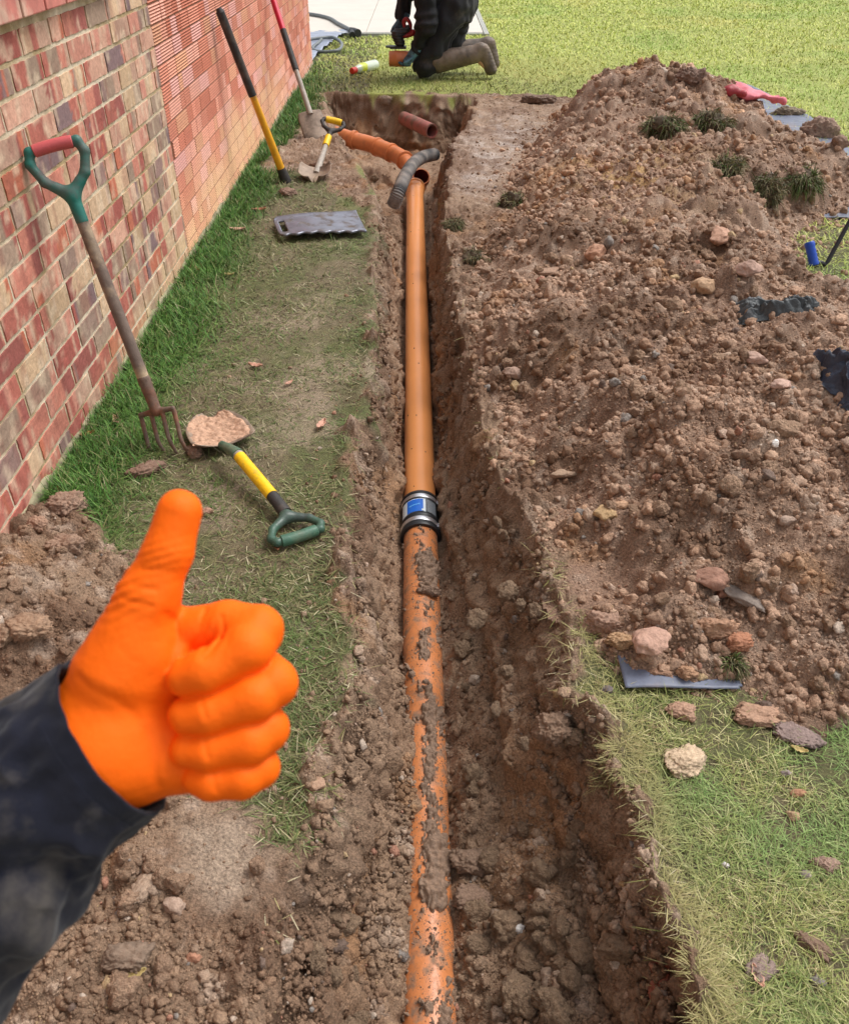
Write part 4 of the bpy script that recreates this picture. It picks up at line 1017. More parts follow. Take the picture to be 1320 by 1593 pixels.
def limbs(p, k):
    d = rc(p, hip, chest, .155 * k, .15 * k)
    d = smin(d, rc(p, chest, neck, .15 * k, .07 * k), .08)
    for h_, kk, aa in ((hipn, kn, an), (hipf, kf, af)):
        d = smin(d, smin(rc(p, h_, kk, .115 * k, .078 * k), rc(p, kk, aa, .072 * k, .05 * k), .03), .05)
    for s_, e_, w_ in ((shn, eln, han), (shf, elf, haf)):
        d = smin(d, smin(rc(p, s_, e_, .065 * k, .05 * k), rc(p, e_, w_, .05 * k, .032 * k), .02), .04)
    return d
def body_fn(p):
    d = limbs(p, .82)
    d = smin(d, rc(p, neck, head, .055, .06), .03); d = smin(d, ell(p, head, (.10, .08, .115)), .03)
    d = smin(d, ell(p, head + np.array([-.10, 0, -.02]), (.022, .014, .018)), .015)
    for s_ in (-1, 1): d = smin(d, ell(p, head + np.array([.01, s_ * .08, -.01]), (.022, .012, .034)), .01)
    for a_, t_ in ((an, to), (af, tf)): d = smin(d, rc(p, a_, t_, .04, .03), .02)
    return d
allp = np.array([kn, an, to, kf, af, tf, hip, hipf, chest, shn, shf, neck, head, eln, han, elf, haf])
lo_, hi_ = allp.min(0) - .2, allp.max(0) + .2
m_skin = M_('skin', lin(205, 158, 132), rough=.55, var=.08, bump=.1)
m_trous = M_('black_work_trousers', lin(24, 24, 30), rough=.85, var=.3, vsc=8, col2=lin(84, 76, 70), m2sc=7, m2lo=.56, m2hi=.8, bump=.4, sheen=.1)
m_jack = M_('black_jacket', lin(19, 20, 25), rough=.9, var=.3, vsc=10, col2=lin(38, 36, 38), m2sc=7, bump=.4)
m_boot = M_('muddy_boot_rubber', lin(120, 104, 90), rough=.6, var=.25, vsc=14, col2=lin(82, 72, 64), m2sc=6, bump=.5)
m_bglove = M_('blue_grey_glove', lin(88, 126, 142), rough=.8, var=.2, vsc=30, col2=lin(50, 60, 68), m2sc=14, bump=.4)
v, f = nets(body_fn, lo_, hi_, .014); under(mesh_np('body', v, f, m_skin), person)
def tr_fn(p):
    d = rc(p, hip, hip + (chest - hip) * .3, .2, .19)
    c_ = kn + (an - kn) * .22; cf = kf + (af - kf) * .5
    d = smin(d, smin(rc(p, hipn, kn, .16, .108), rc(p, kn, c_, .095, .085), .03), .05)
    d = smin(d, smin(rc(p, hipf, kf, .15, .115), rc(p, kf, cf, .095, .08), .03), .05)
    return d + fold(p, .018, 9) + .007 * np.sin(20 * vn3(p * 3.5, 73))
v, f = nets(tr_fn, lo_, hi_, .011); under(mesh_np('trousers', v, f, m_trous), person)
def jk_fn(p):
    d = smin(rc(p, hip + (chest - hip) * .1 + np.array([-.03, 0, 0]), chest, .215, .21), rc(p, chest, neck, .19, .09), .08)
    for s_, e_, w_ in ((shn, eln, han), (shf, elf, haf)):
        d = smin(d, smin(rc(p, s_, e_, .105, .088), rc(p, e_, e_ + (w_ - e_) * .8, .088, .056), .04), .05)
    return d + fold(p, .014, 10) + .008 * np.sin(22 * vn3(p * 3, 71))
v, f = nets(jk_fn, lo_, hi_, .011); under(mesh_np('jacket', v, f, m_jack), person)
for kk, aa, tt_, dy in ((kn, an, to, NY), (kf, af, tf, FY)):
    hl = aa + nrm(aa - kk) * .055 + np.array([0, 0, .03])
    st_ = kk + (aa - kk) * .25
    sole_n = nrm(np.cross(nrm(tt_ - hl), [0, 1, 0]))
    def bt_fn(p):
        d = smin(rc(p, st_, aa, .1, .076), rc(p, aa, hl, .064, .05), .02)
        d = smin(d, rc(p, hl, tt_, .056, .046), .03)
        sole = hl + (p - p) ; q1 = rc(p, hl + np.array([.03, 0, .0]), tt_ + np.array([.02, 0, 0]), .05, .046); d = smin(d, q1 + .0015 * np.sin(p[..., 2] * 240), .012)
        a_ = rc(p, st_ - nrm(aa - kk) * .001, st_ + nrm(aa - kk) * .02, .094, .094)
        return smin(d, a_, .004) + fold(p, .004, 14)
    v, f = nets(bt_fn, np.min([kk, aa, tt_, hl], 0) - .12, np.max([kk, aa, tt_, hl], 0) + .12, .008); under(mesh_np('boot', v, f, m_boot), person)
def small_hand(w_, dir_, side, name, curl=.6):
    dir_ = nrm(dir_); sd = nrm(np.cross(dir_, side)); pl = nrm(side)
    kn_ = w_ + dir_ * .075
    def fn(p):
        d = rc(p, w_ - dir_ * .04, kn_, .038, .04); d = np.minimum(d, rc(p, w_ - dir_ * .06, w_, .045, .042))
        for i, s in enumerate((-.03, -.01, .01, .03)):
            a = kn_ + sd * s; l_ = (.04, .046, .044, .034)[i]; b = a + dir_ * l_ * (1 - curl * .4) + pl * l_ * curl; c = b + pl * l_ * .8 - dir_ * l_ * curl * .5
            d = smin(d, np.minimum(rc(p, a, b, .0125, .0115), rc(p, b, c, .0115, .0095)), .004)
        a = w_ + dir_ * .02 - sd * .035; b = a + dir_ * .035 - sd * .02 + pl * .02; return smin(d, np.minimum(rc(p, a, b, .015, .013), rc(p, b, b + dir_ * .02 + pl * .025, .013, .011)), .008)
    v, f = nets(fn, w_ - .17, w_ + .17, .0055); return under(mesh_np(name, v, f, m_bglove), person)
small_hand(haf + np.array([0, 0, .01]), q_(612, 46, .04) - q_(624, 34, .06) + np.array([0, -.0, -.03]), (0, -1, -.5), 'glove')
small_hand(han + np.array([-.01, -.02, 0]), nrm(np.array([-.5, -.1, -.6])), (-.6, -.2, .1), 'glove')
hr = MB(); 
def hair_fn(p): return np.maximum(ell(p, head + np.array([.012, 0, .02]), (.11, .088, .118)), -(p[..., 2] - head[2] + .35 * (p[..., 0] - head[0]) + .0) + 0 * .1 - .0) if False else np.maximum(ell(p, head + np.array([.014, 0, .02]), (.11, .088, .118)), (head[0] - .055 - p[..., 0]) - (p[..., 2] - head[2] - .06))
v, f = nets(hair_fn, head - .2, head + .2, .009); under(mesh_np('hair', v, f, M_('dark_hair', lin(50, 38, 30), rough=.8, var=.3, bump=.8, bsc=80)), person)
# power tool held over the pipe
m_tred = M_('tool_red', lin(150, 30, 38), rough=.4, var=.1, bump=.05); m_tblk = M_('tool_black', lin(44, 42, 44), rough=.5, var=.2, bump=.2)
gr_ = empty('power_saw', q_(620, 60, -.05), 'red and black cordless power tool gripped above the orange pipe offcut', 'power tool')
TP = lambda a, b, dy=-.06: q_(a, b, dy)
def body2(p):
    d = rc(p, TP(617, 54), TP(622, 66), .05, .046); d = smin(d, rc(p, TP(625, 50), TP(634, 44), .036, .03), .02)
    return np.maximum(d, -1) + .003 * np.sin(p[..., 2] * 260)
v, f = nets(body2, TP(620, 60) - .2, TP(620, 60) + .2, .006); under(mesh_np('motor', v, f, m_tblk), gr_)
under(MB().tube(spline([TP(624, 55), TP(635, 54), TP(646, 48)], 12), [.026, .024, .024, .022, .022, .022, .022, .022, .024, .028, .028, .022, .016][:13], 14).build('side_handle', m_tred), gr_)
under(MB().tube(spline([TP(637, 50), TP(638, 38), TP(633, 29), TP(628, 33), TP(630, 44)], 24), .017, 12).build('handle', m_tred), gr_)
under(MB().tube([TP(608, 73), TP(608, 73) + np.array([0, 0, .012]), TP(630, 70) + np.array([0, 0, .012])][:2], [.05, .05], 20).box(TP(619, 73), (.15, .1, .018)).build('guard', m_tblk), gr_)
oc = MB(); prof_tube(oc, q_(605, 91, -.12), q_(636, 91, -.12), [(.02, .05), (0, .052), (0, .064), (.05, .064), (.055, .067), (.08, .067), (.2, .063), (.2, .05), (.02, .05)])
tag(oc.build('pipe_offcut', m_pipeb), 'short orange pipe offcut held on the lawn by the kneeling person', 'pipe offcut')

# ------------------------------------------------------------------ arm and thumbs up in front of the camera
HC = (262, 1080); HD_ = .42; sc_ = HD_ / FPX
Cc = np.array([0, 0, H]) + HD_ * np.array(ray(*HC)) * 1.0
Ux = np.array([1., 0, 0]); Uy = np.array([0, ST, CT]); Uz = -np.array([0, CT, -ST])
def hw_(p):      # hand plan (pixels across, pixels down, pixels towards the viewer) -> place
    p = np.asarray(p, float); return Cc + ((p[..., 0:1] - HC[0]) * Ux + (HC[1] - p[..., 1:2]) * Uy + p[..., 2:3] * Uz) * sc_
def chain(p, pts, rs, k):
    d = None
    for i in range(len(pts) - 1):
        e = rc(p, pts[i], pts[i + 1], rs[i], rs[i + 1]); d = e if d is None else smin(d, e, k)
    return d
def glove_fn(p):
    # thumb
    th = chain(p, [(190, 1040, 18), (238, 925, 22), (268, 858, 22), (285, 796, 22)], [66, 45, 36.5, 34], 14)
    # palm and thenar
    pm = smin(rc(p, (168, 1115, -18), (250, 1035, -16), 70, 62), rc(p, (180, 1145, -18), (290, 1160, -20), 72, 52), 30)
    pm = smin(pm, rc(p, (200, 1190, -16), (290, 1195, -18), 60, 44), 30)
    pm = smin(pm, rc(p, (165, 1060, 2), (225, 1010, 8), 52, 46), 30)
    pm = smin(pm, rc(p, (205, 1190, 2), (262, 1190, 6), 44, 30), 26)
    pm = smin(pm, rc(p, (265, 985, -22), (330, 990, -30), 40, 36), 20)
    d = smin(pm, th, 24)
    # wrist
    d = smin(d, rc(p, (60, 1222, -10), (150, 1165, -14), 122, 108) , 34)
    # fingers
    I = chain(p, [(275, 985, -18), (352, 973, -8), (402, 978, 6)], [36, 37, 38], 8)
    I = smin(I, chain(p, [(402, 984, 6), (392, 1003, 34), (334, 1035, 48), (303, 1045, 44)], [38, 38, 34, 31], 8), 10)
    Md = chain(p, [(300, 1050, -22), (400, 1050, -14), (426, 1060, 8)], [40, 40, 37], 8)
    Md = smin(Md, chain(p, [(426, 1062, 10), (400, 1078, 34), (336, 1100, 42), (304, 1104, 38)], [37, 37, 33, 31], 8), 10)
    Rg = chain(p, [(300, 1130, -22), (395, 1120, -14), (414, 1132, 6)], [38, 38, 35], 8)
    Rg = smin(Rg, chain(p, [(414, 1134, 8), (392, 1146, 30), (334, 1158, 36), (304, 1156, 32)], [35, 35, 31, 29], 8), 10)
    Pk = chain(p, [(295, 1190, -18), (380, 1185, -10), (402, 1192, 4)], [34, 34, 32], 8)
    Pk = smin(Pk, chain(p, [(402, 1194, 6), (380, 1202, 24), (336, 1206, 28), (318, 1203, 24)], [32, 32, 29, 27], 8), 10)
    F_ = smin(smin(I, Md, 2.5), smin(Rg, Pk, 2.5), 2.5)
    d = smin(d, F_, 5)
    # latex wrinkles at the thumb root, finger bends
    n = np.array([.5, -.85, 0]); n = n / np.linalg.norm(n)
    q = p[..., 0] * .28 + p[..., 1] * .96
    wz = np.exp(-(((p[..., 0] - 200) / 42) ** 2 + ((p[..., 1] - 915) / 42) ** 2))
    d = d + wz * 1.5 * np.sin(q * .42 + 2 * vn3(p / 40., 5))
    wz = np.exp(-(((p[..., 0] - 262) / 40) ** 2 + ((p[..., 1] - 860) / 26) ** 2)); d = d + wz * .9 * np.sin(q * .5 + vn3(p / 30., 6))
    wz = np.exp(-(((p[..., 0] - 335) / 26) ** 2 + ((p[..., 1] - 985) / 26) ** 2)); d = d + wz * (1.5 + 1.6 * np.sin(p[..., 0] * .38 + p[..., 1] * .12))
    for pl_, am, sg in (([(322, 950), (314, 985), (300, 1012)], 3.4, 4.5), ([(352, 958), (356, 985), (336, 1012)], 3.0, 4), ([(332, 1078), (340, 1098)], 2.2, 4), ([(334, 1138), (341, 1160)], 2.0, 4), ([(345, 1190), (350, 1212)], 1.8, 4),
                        ([(228, 905), (262, 912)], 1.8, 4), ([(214, 925), (256, 936)], 2.0, 4), ([(240, 882), (282, 884)], 1.6, 3.5), ([(150, 1040), (210, 1075), (250, 1140), (258, 1210)], 2.0, 7), ([(272, 950), (282, 985), (276, 1030)], 3.0, 6)):
        dd_ = np.full(p.shape[:-1], 1e9)
        for (ax_, ay_), (bx_, by_) in zip(pl_[:-1], pl_[1:]):
            ex, ey = bx_ - ax_, by_ - ay_; t_ = np.clip(((p[..., 0] - ax_) * ex + (p[..., 1] - ay_) * ey) / (ex * ex + ey * ey), 0, 1)
            dd_ = np.minimum(dd_, np.hypot(p[..., 0] - ax_ - ex * t_, p[..., 1] - ay_ - ey * t_))
        d = d + am * np.exp(-(dd_ / sg) ** 2) * (p[..., 2] > 0)
    return d + 1.0 * vn3(p / 26., 8) + .35 * vn3(p / 9., 9)
v, f = nets(glove_fn, (-60, 740, -130), (490, 1330, 110), 2.5)
arm = empty('person', hw_(np.array([60, 1300, 0.])), 'outstretched arm in a muddy navy sleeve and orange rubber glove giving a thumbs up', 'person')
o = under(mesh_np('glove', hw_(v), f[:, ::-1], m_glove), arm); sm = o.modifiers.new('s', 'SMOOTH'); sm.iterations = 2; sm.factor = .5
# sleeve: rings from the cuff back to the elbow
axp = spline([(171, 1150, -12), (120, 1188, -8), (50, 1245, 0), (-60, 1345, 14), (-220, 1480, 40), (-420, 1640, 80)], 150)
ns_ = len(axp); na_ = 120; T_ = np.gradient(axp, axis=0); T_ /= np.linalg.norm(T_, axis=1)[:, None]
T_[:18] = nrm(np.array([-.84, .545, 0]))
s_ = np.concatenate([[0], np.cumsum(np.linalg.norm(np.diff(axp, axis=0), axis=1))])
N_ = np.cross(T_, [0, 0, 1.]); N_ /= np.linalg.norm(N_, axis=1)[:, None]; B_ = np.cross(T_, N_)
a_ = np.linspace(0, 2 * np.pi, na_, endpoint=False)
A2_, S2_ = np.meshgrid(a_, s_)
rad = np.interp(s_, [0, 60, 130, 220, 400, 800], [141, 136, 146, 172, 215, 240])[:, None] * np.ones_like(A2_)
flat = np.interp(s_, [0, 200, 800], [.80, .9, .95])[:, None]
cs = np.stack([np.cos(A2_) * 2, np.sin(A2_) * 2, S2_ / 120.], -1)
fold_ = 14 * vn3(cs, 41) + 8 * (1 - 2 * np.abs(vn3(cs * 1.6, 43)) * 1.6)
dia = np.sin(S2_ * .035 + A2_ * 2.0 + 1.6 * vn3(cs * .8, 44)); fold_ = fold_ + 19 * np.sign(dia) * np.abs(dia) ** 1.6 * sstep(50, 170, S2_)
rad = rad + fold_ * sstep(5, 100, S2_) + 4 * vn3(cs * 3, 45) + 2 * vn3(cs * 7, 46)
bulge = np.exp(-((S2_ - 62) / 30) ** 2) * 5; rad = rad + bulge
# bottom edge steps out behind the cuff
Vv = axp[:, None, :] + (np.cos(A2_) * rad)[..., None] * N_[:, None, :] + (np.sin(A2_) * rad * flat)[..., None] * B_[:, None, :]
# turned-in cuff rim
rims = []
for dr, dsx in ((-4, -2.5), (-9, 0), (-12, 14), (-14, 40)):
    r2 = rad[0] + dr; rims.append((axp[0] - T_[0] * -dsx)[None] + (np.cos(a_) * r2)[:, None] * N_[0] + (np.sin(a_) * r2 * flat[0])[:, None] * B_[0])
Vv = np.concatenate([np.array(rims)[::-1], Vv]); nr_ = Vv.shape[0]
i = np.arange(nr_ - 1)[:, None] * na_; j = np.arange(na_)[None]; k = (j + 1) % na_
ff_ = np.stack([i + j, i + k, i + na_ + k, i + na_ + j], -1).reshape(-1, 4)
o = under(mesh_np('sleeve', hw_(Vv.reshape(-1, 3)), ff_, m_sleeve), arm); sb = o.modifiers.new('s', 'SUBSURF'); sb.levels = 1; sb.render_levels = 1

# ------------------------------------------------------------------ single stones, clods, turfs, leaves
def stone(px, py, r, colr, label, seed, name='stone', cat='stone', flat=.8, rot=0, rough=.8, lift=.3, pt=None, sx=1, ang=.25, col2=None):
    v, f = rock(5 if r * 1000 / max(1, P(px, py)[1]) > 9 and name != 'stone' else 4, seed, .2 if name == 'stone' else .26, 9 if name == 'stone' else 3, name != 'stone'); p = hit(px, py) if pt is None else pt
    colr = tuple(np.array(colr) * .62 + np.array((172, 142, 122)) * .38) if name != 'clay_lump' and max(colr) < 220 else colr; m = M_(name + '_surface', lin(colr), rough=rough, var=.3, vsc=45, col2=lin(colr) * .6, m2sc=38, m2lo=.5, m2hi=.7, bump=1, bsc=120, bdist=.004)
    flat = flat * 1.25
    c, s = math.cos(rot), math.sin(rot); v = v * np.array([sx, 1, flat]) @ np.array([[c, s, 0], [-s, c, 0], [0, 0, 1]])
    o = mesh_np(name, v * r, f, m); o.location = p + np.array([0, 0, r * lift]); return tag(o, label, cat)
STN = [
 (1012, 1004, .05, (206, 160, 140), 'pale pink angular stone at the near foot of the spoil heap', 'stone', .5, .5, 1.0),
 (1062, 1190, .042, (206, 180, 150), 'large pale clay lump on the grass at the lower right', 'clay_lump', .45, .4, 1.0),
 (1060, 1112, .03, (176, 136, 110), 'crumbly brown lump on the grass just above the pale clay lump', 'soil_clod', .6, 0, 1),
 (1238, 1148, .034, (128, 112, 112), 'flat purplish grey lump at the near right foot of the heap', 'soil_clod', .5, -.5, 1.3),
 (1180, 1118, .036, (182, 140, 112), 'light brown clod on the grass at the near right edge of the heap', 'soil_clod', .5, 0, 1.6),
 (926, 400, .05, (204, 148, 116), 'pale orange wedge shaped stone half way up the heap', 'stone', .9, .3, .9),
 (1118, 372, .045, (196, 146, 118), 'long buff stone on the upper right of the heap', 'stone', .8, 1.2, 1.6),
 (1162, 425, .05, (204, 166, 150), 'large pale pinkish stone near the grass notch', 'stone', .7, 0, .9),
 (1097, 452, .045, (198, 160, 120), 'rounded yellowish stone right of centre on the heap', 'stone', .8, 0, 1.1),
 (850, 428, .05, (152, 118, 94), 'long thin brown stone beside a small red one', 'stone', .4, .5, 2.0),
 (842, 440, .022, (160, 96, 76), 'small brick red stone on the left flank of the heap', 'stone', .8, 0, 1),
 (1103, 908, .042, (160, 112, 92), 'reddish rough stone near the grey sliver of stone', 'stone', .7, 0, 1.1),
 (1152, 936, .03, (132, 128, 124), 'long grey sliver of stone near the foot of the heap', 'stone', .5, -.8, 2.1),
 (966, 1000, .028, (180, 140, 96), 'ochre clod by the sheet corner', 'soil_clod', .7, 0, 1.2),
 (940, 980, .045, (160, 124, 104), 'brown clod at the grass edge near the sheet corner', 'soil_clod', .8, 0, 1.2),
 (1110, 985, .036, (174, 128, 96), 'big orange brown clod just above the sheet edge', 'soil_clod', .7, 0, 1.3),
 (1068, 1050, .022, (178, 132, 96), 'small ochre clod lying on the sheet edge', 'soil_clod', .7, 0, 1),
 (1025, 1052, .02, (166, 124, 96), 'small brown clod lying on the sheet below the pink stone', 'soil_clod', .7, 0, 1.2),
 (1148, 1004, .03, (178, 108, 72), 'rust coloured clod at the lower heap', 'soil_clod', .7, 0, 1.2),
 (940, 803, .03, (202, 168, 112), 'yellow sandstone lump on the near left of the heap', 'stone', .7, 0, 1.3),
 (966, 790, .022, (204, 160, 122), 'small buff stone beside the yellow lump', 'stone', .7, 0, 1.2),
 (873, 742, .03, (166, 138, 112), 'smooth tan stone at the left edge of the heap', 'stone', .7, 0, 1.4),
 (1175, 562, .03, (206, 170, 154), 'pale stone below the dark buried cloth', 'stone', .7, 0, 1.2),
 (1214, 602, .028, (214, 176, 160), 'pale pink stone on the right of the heap', 'stone', .7, .4, 1.3),
 (1222, 812, .02, (172, 150, 134), 'small grey stone on the right slope', 'stone', .6, .4, 1.3),
 (1204, 692, .014, (238, 230, 222), 'tiny white stone on the right slope of the heap', 'stone', .8, 0, 1),
 (1195, 714, .022, (212, 172, 140), 'buff stone under the tiny white stone', 'stone', .7, 0, 1),
 (1037, 1520, .036, (140, 60, 42), 'red brick fragment stuck in the right trench wall', 'brick_fragment', .9, 1.4, 1.3),
 (802, 1448, .014, (226, 220, 214), 'white stone on the trench floor', 'stone', .8, 0, 1.4),
 (808, 1553, .009, (232, 226, 218), 'tiny white pebble at the bottom of the trench', 'stone', .8, 0, 1),
 (785, 1573, .012, (200, 176, 160), 'pale pebble at the near end of the trench', 'stone', .8, 0, 1.5),
 (938, 1537, .012, (196, 148, 110), 'small tan pebble at the right of the trench floor', 'stone', .8, 0, 1),
 (733, 1345, .04, (122, 98, 78), 'large damp clod touching the right side of the muddy pipe', 'soil_clod', .8, 0, 1),
 (735, 1402, .036, (112, 88, 70), 'second damp clod below the large one beside the pipe', 'soil_clod', .8, 0, 1.1),
 (860, 1140, .04, (124, 98, 76), 'brown lump projecting from the right trench wall', 'soil_clod', .8, 0, 1),
 (686, 893, .03, (120, 96, 78), 'wet clod sitting on the pipe below the coupling', 'soil_clod', .8, 0, 1.1),
 (495, 1225, .018, (176, 140, 112), 'round tan stone on the left lip of the trench', 'stone', .9, 0, 1),
 (275, 1412, .024, (176, 152, 134), 'round pale stone in the mud below the glove', 'stone', .8, 0, 1),
 (301, 1493, .013, (184, 124, 94), 'small round reddish pebble at the lower left', 'stone', .9, 0, 1),
 (225, 1385, .022, (160, 138, 116), 'long pale clod below the sleeve', 'soil_clod', .7, 1.1, 1.6),
 (108, 792, .045, (140, 110, 90), 'big brown clod at the wall foot above the glove', 'soil_clod', .8, 0, 1.1),
 (60, 820, .03, (158, 122, 98), 'brown clod beside the brick wall at the left edge', 'soil_clod', .8, 0, 1.1),
 (104, 855, .04, (146, 116, 94), 'rounded clod on the small left heap', 'soil_clod', .8, 0, 1.2),
 (40, 982, .04, (150, 118, 90), 'large tan clod at the left edge above the sleeve', 'soil_clod', .7, 0, 1.3),
 (200, 1500, .03, (108, 92, 76), 'dark crumbly clod at the lower left', 'soil_clod', .7, 0, 1.4),
 (1280, 1350, .022, (150, 122, 108), 'brown pellet of soil on the lower right grass', 'soil_clod', .8, 0, 1),
 (1252, 1365, .012, (128, 122, 126), 'small grey pebble beside the brown pellet in the grass', 'stone', .8, 0, 1),
 (1222, 1205, .013, (140, 132, 140), 'purplish grey pebble in the grass at the right', 'stone', .8, 0, 1),
 (1270, 1530, .013, (104, 106, 116), 'round dark grey pebble in the lowest right grass', 'stone', .9, 0, 1),
 (1240, 1238, .013, (176, 120, 84), 'small orange brown pebble in the grass at the right', 'stone', .8, 0, 1.3),
 (1232, 1272, .012, (178, 146, 106), 'small tan pebble in the grass below the orange one', 'stone', .8, 0, 1.2),
 (1128, 1347, .008, (222, 214, 210), 'tiny pale pebble in the middle of the lower right grass', 'stone', .8, 0, 1),
 (1180, 1508, .022, (132, 116, 112), 'dull grey lump in the bottom right grass', 'soil_clod', .6, .5, 1.4),
 (945, 1075, .014, (92, 92, 100), 'dark grey pebble at the grass edge of the trench', 'stone', .8, 0, 1),
 (1262, 1475, .02, (108, 84, 66), 'dark brown turned clod in the lower right grass', 'soil_clod', .6, -.8, 1.5),
 (495, 262, .05, (132, 104, 84), 'brown soil lump by the small yellow gripped shovel', 'soil_clod', .6, 0, 1.2),
 (447, 303, .05, (124, 96, 80), 'mound of dug soil at the foot of the yellow bar', 'soil_clod', .5, 0, 1.0),
 (302, 708, .026, (150, 118, 98), 'soil lump caught between the fork tines and the shovel', 'soil_clod', .7, 0, 1.0),
 (228, 735, .04, (112, 84, 68), 'dark soil lump on the grass beside the fork tines', 'soil_clod', .5, .6, 1.4),
 (322, 800, .02, (164, 118, 98), 'pinkish stone just beside the thumb tip', 'stone', .7, .6, 1.2),
 (598, 160, .05, (132, 118, 100), 'grey brown root lump on the back edge of the far pit', 'soil_clod', .7, -.4, 1.7),
 (1072, 128, .09, (104, 78, 66), 'dark lump on the crest of the heap', 'soil_clod', .9, 0, 1),
 (1275, 215, .12, (138, 112, 96), 'very large clod on the far right edge of the heap', 'soil_clod', .9, 0, 1.0),
 (1306, 226, .05, (140, 112, 94), 'smaller clod to the right of the very large one', 'soil_clod', .8, 0, 1),
 (835, 160, .09, (98, 78, 64), 'dark brown clod at the far left edge of the heap', 'soil_clod', .6, 0, 1.5),
 (1225, 180, .08, (120, 112, 92), 'greenish grey clod by the pale sheet at the far right', 'soil_clod', .6, 0, 1.4),
 (1235, 275, .05, (150, 118, 98), 'round brown clod above the green turf on the right', 'soil_clod', .8, 0, 1),
 (795, 585, .03, (168, 138, 122), 'pale stone at the left edge of the heap above the trench', 'stone', .7, 0, 1.1),
]
for k, (a, b, r, c, lab_, nm, fl_, ro, sx) in enumerate(STN):
    kw = {}
    if (a, b) == (686, 893):
        y_ = P(686, 893, -.25)[1]; pc = pipe_at(y_); kw = dict(pt=pc + np.array([.024, 0, PR - .004]), lift=.1)
    if (a, b) == (1037, 1520):
        y_ = P(1037, 1520, -.1)[1]; kw = dict(pt=np.array([P(1040, 1520, -.12)[0] - .005, y_, -.12]), lift=0)
    if (a, b) == (1062, 1190) or nm == 'soil_clod' and b > 1100 and a > 1000: kw['lift'] = .25
    sc_k = 1.0
    stone(a, b, r * sc_k, c, lab_, 500 + k, nm, {'stone': 'stone', 'clay_lump': 'clay lump', 'soil_clod': 'soil clod', 'brick_fragment': 'brick fragment'}[nm], fl_, ro, .8, sx=sx, ang=.4 if nm != 'stone' else .2, **kw)

def turf(px, py, r, label, seed, green=.5, gl=.05):
    r = r * .8; p = hit(px, py) + np.array([0, 0, r * .2]); t = empty('turf_clod', p, label, 'turf clod')
    v, f = rock(4, seed, .35, 6); v = v * r * np.array([.8, .7, .75]) + p + np.array([0, 0, r * .05])
    under(mesh_np('soil', v, f, m_clod_t), t)
    n = 1500; k = rng.integers(len(v), size=n); k = k[(v[k][:, 2] > p[2] - r * .3) & (vn3((v[k] - p) / r * 1.7 + seed, seed) > -.22)]; n = len(k)
    base = v[k]; nn_ = base - (p - np.array([0, 0, r * .3])); nn_ /= np.linalg.norm(nn_, axis=1)[:, None]; nn_ = nn_ + rng.normal(0, .7, (n, 3)) + np.array([0, -.6, -.5]); nn_ /= np.linalg.norm(nn_, axis=1)[:, None]
    ln = rng.uniform(.35, 1.7, n) * gl * (r / .1) ** .5; sd = np.cross(nn_, rng.normal(size=(n, 3))); sd /= np.linalg.norm(sd, axis=1)[:, None]; wd = .0011 + .00022 * p[1]
    V = np.stack([base - sd * wd, base + sd * wd, base + nn_ * ln[:, None] * .6 + sd * wd * .7 - [0, 0, .003], base + nn_ * ln[:, None] * .6 - sd * wd * .7 - [0, 0, .003], base + nn_ * ln[:, None] - np.array([0, 0, 1]) * (ln * .45)[:, None]], 1)
    b = np.arange(n)[:, None] * 5; cg = pick(n, [(92, 96, 62), (120, 114, 80), (78, 80, 54), (92, 118, 56), (158, 146, 110), (110, 92, 70)], [.26, .28, .16, green * .4, .22, .25])
    under(mesh_np('grass', V.reshape(-1, 3), [b + np.array([[0, 1, 2, 3]]), b + np.array([[3, 2, 4]])], m_grass, smooth=False, col=np.repeat(cg, 5, 0)), t)
m_clod_t = M_('turf_soil', lin(84, 70, 54), rough=.9, var=.35, vsc=30, bump=.9, bsc=60)
for a in [(1030, 205, .15, 'left one of two grassy turf clods near the crest of the heap', 701), (1105, 203, .15, 'right one of two grassy turf clods near the crest of the heap', 702),
          (1128, 275, .12, 'grassy turf clod in the hollow below the two crest turfs', 703), (1185, 308, .13, 'dry brown turf clod right of the hollow', 704, .15),
          (1245, 290, .13, 'turf clod with bright green grass on the right of the heap', 705, 1.4), (798, 322, .11, 'turf clod with a green top near the pale trodden mud', 706, .4),
          (706, 352, .06, 'tuft of dry turf hanging on the right edge of the trench', 708, .1),
          (735, 410, .08, 'larger dry turf tuft on the right trench edge', 709, .1), (1135, 1038, .03, 'green turf scrap lying over the edge of the dark sheet', 710, .5)]:
    turf(*a[:5], *(a[5:] or (.5,)))

m_leafs = [M_('dead_leaf', lin(c_), rough=.7, var=.25, vsc=60, bump=.3) for c_ in ((168, 110, 66), (196, 150, 128), (150, 100, 70), (188, 166, 108))]
def leaf(px, py, r, label, mi, seed):
    p = hit(px, py) + np.array([0, 0, .008]); rr = np.random.default_rng(seed); az = rr.uniform(0, 6.28); V = []
    nu_, nv_ = 7, 11
    for j in range(nv_):
        t = j / (nv_ - 1); w_ = math.sin(math.pi * min(1, t * 1.02)) ** .7 * (.42 + .1 * math.sin(t * 22)) * r
        for i in range(nu_):
            s = i / (nu_ - 1) * 2 - 1; V.append([(t - .5) * 2 * r, s * w_, .25 * r * abs(s) ** 1.5 + .2 * r * (2 * t - 1) ** 2 + rr.normal(0, .03) * r])
    V = np.array(V); c, s = math.cos(az), math.sin(az); V = V @ np.array([[c, s, 0], [-s, c, 0], [0, 0, 1]])
    o = mesh_np('fallen_leaf', V, grid_faces(nu_, nv_), m_leafs[mi]); o.location = p; md = o.modifiers.new('s', 'SOLIDIFY'); md.thickness = .0008
    tag(o, label, 'leaf', 'dead leaves on the grass')
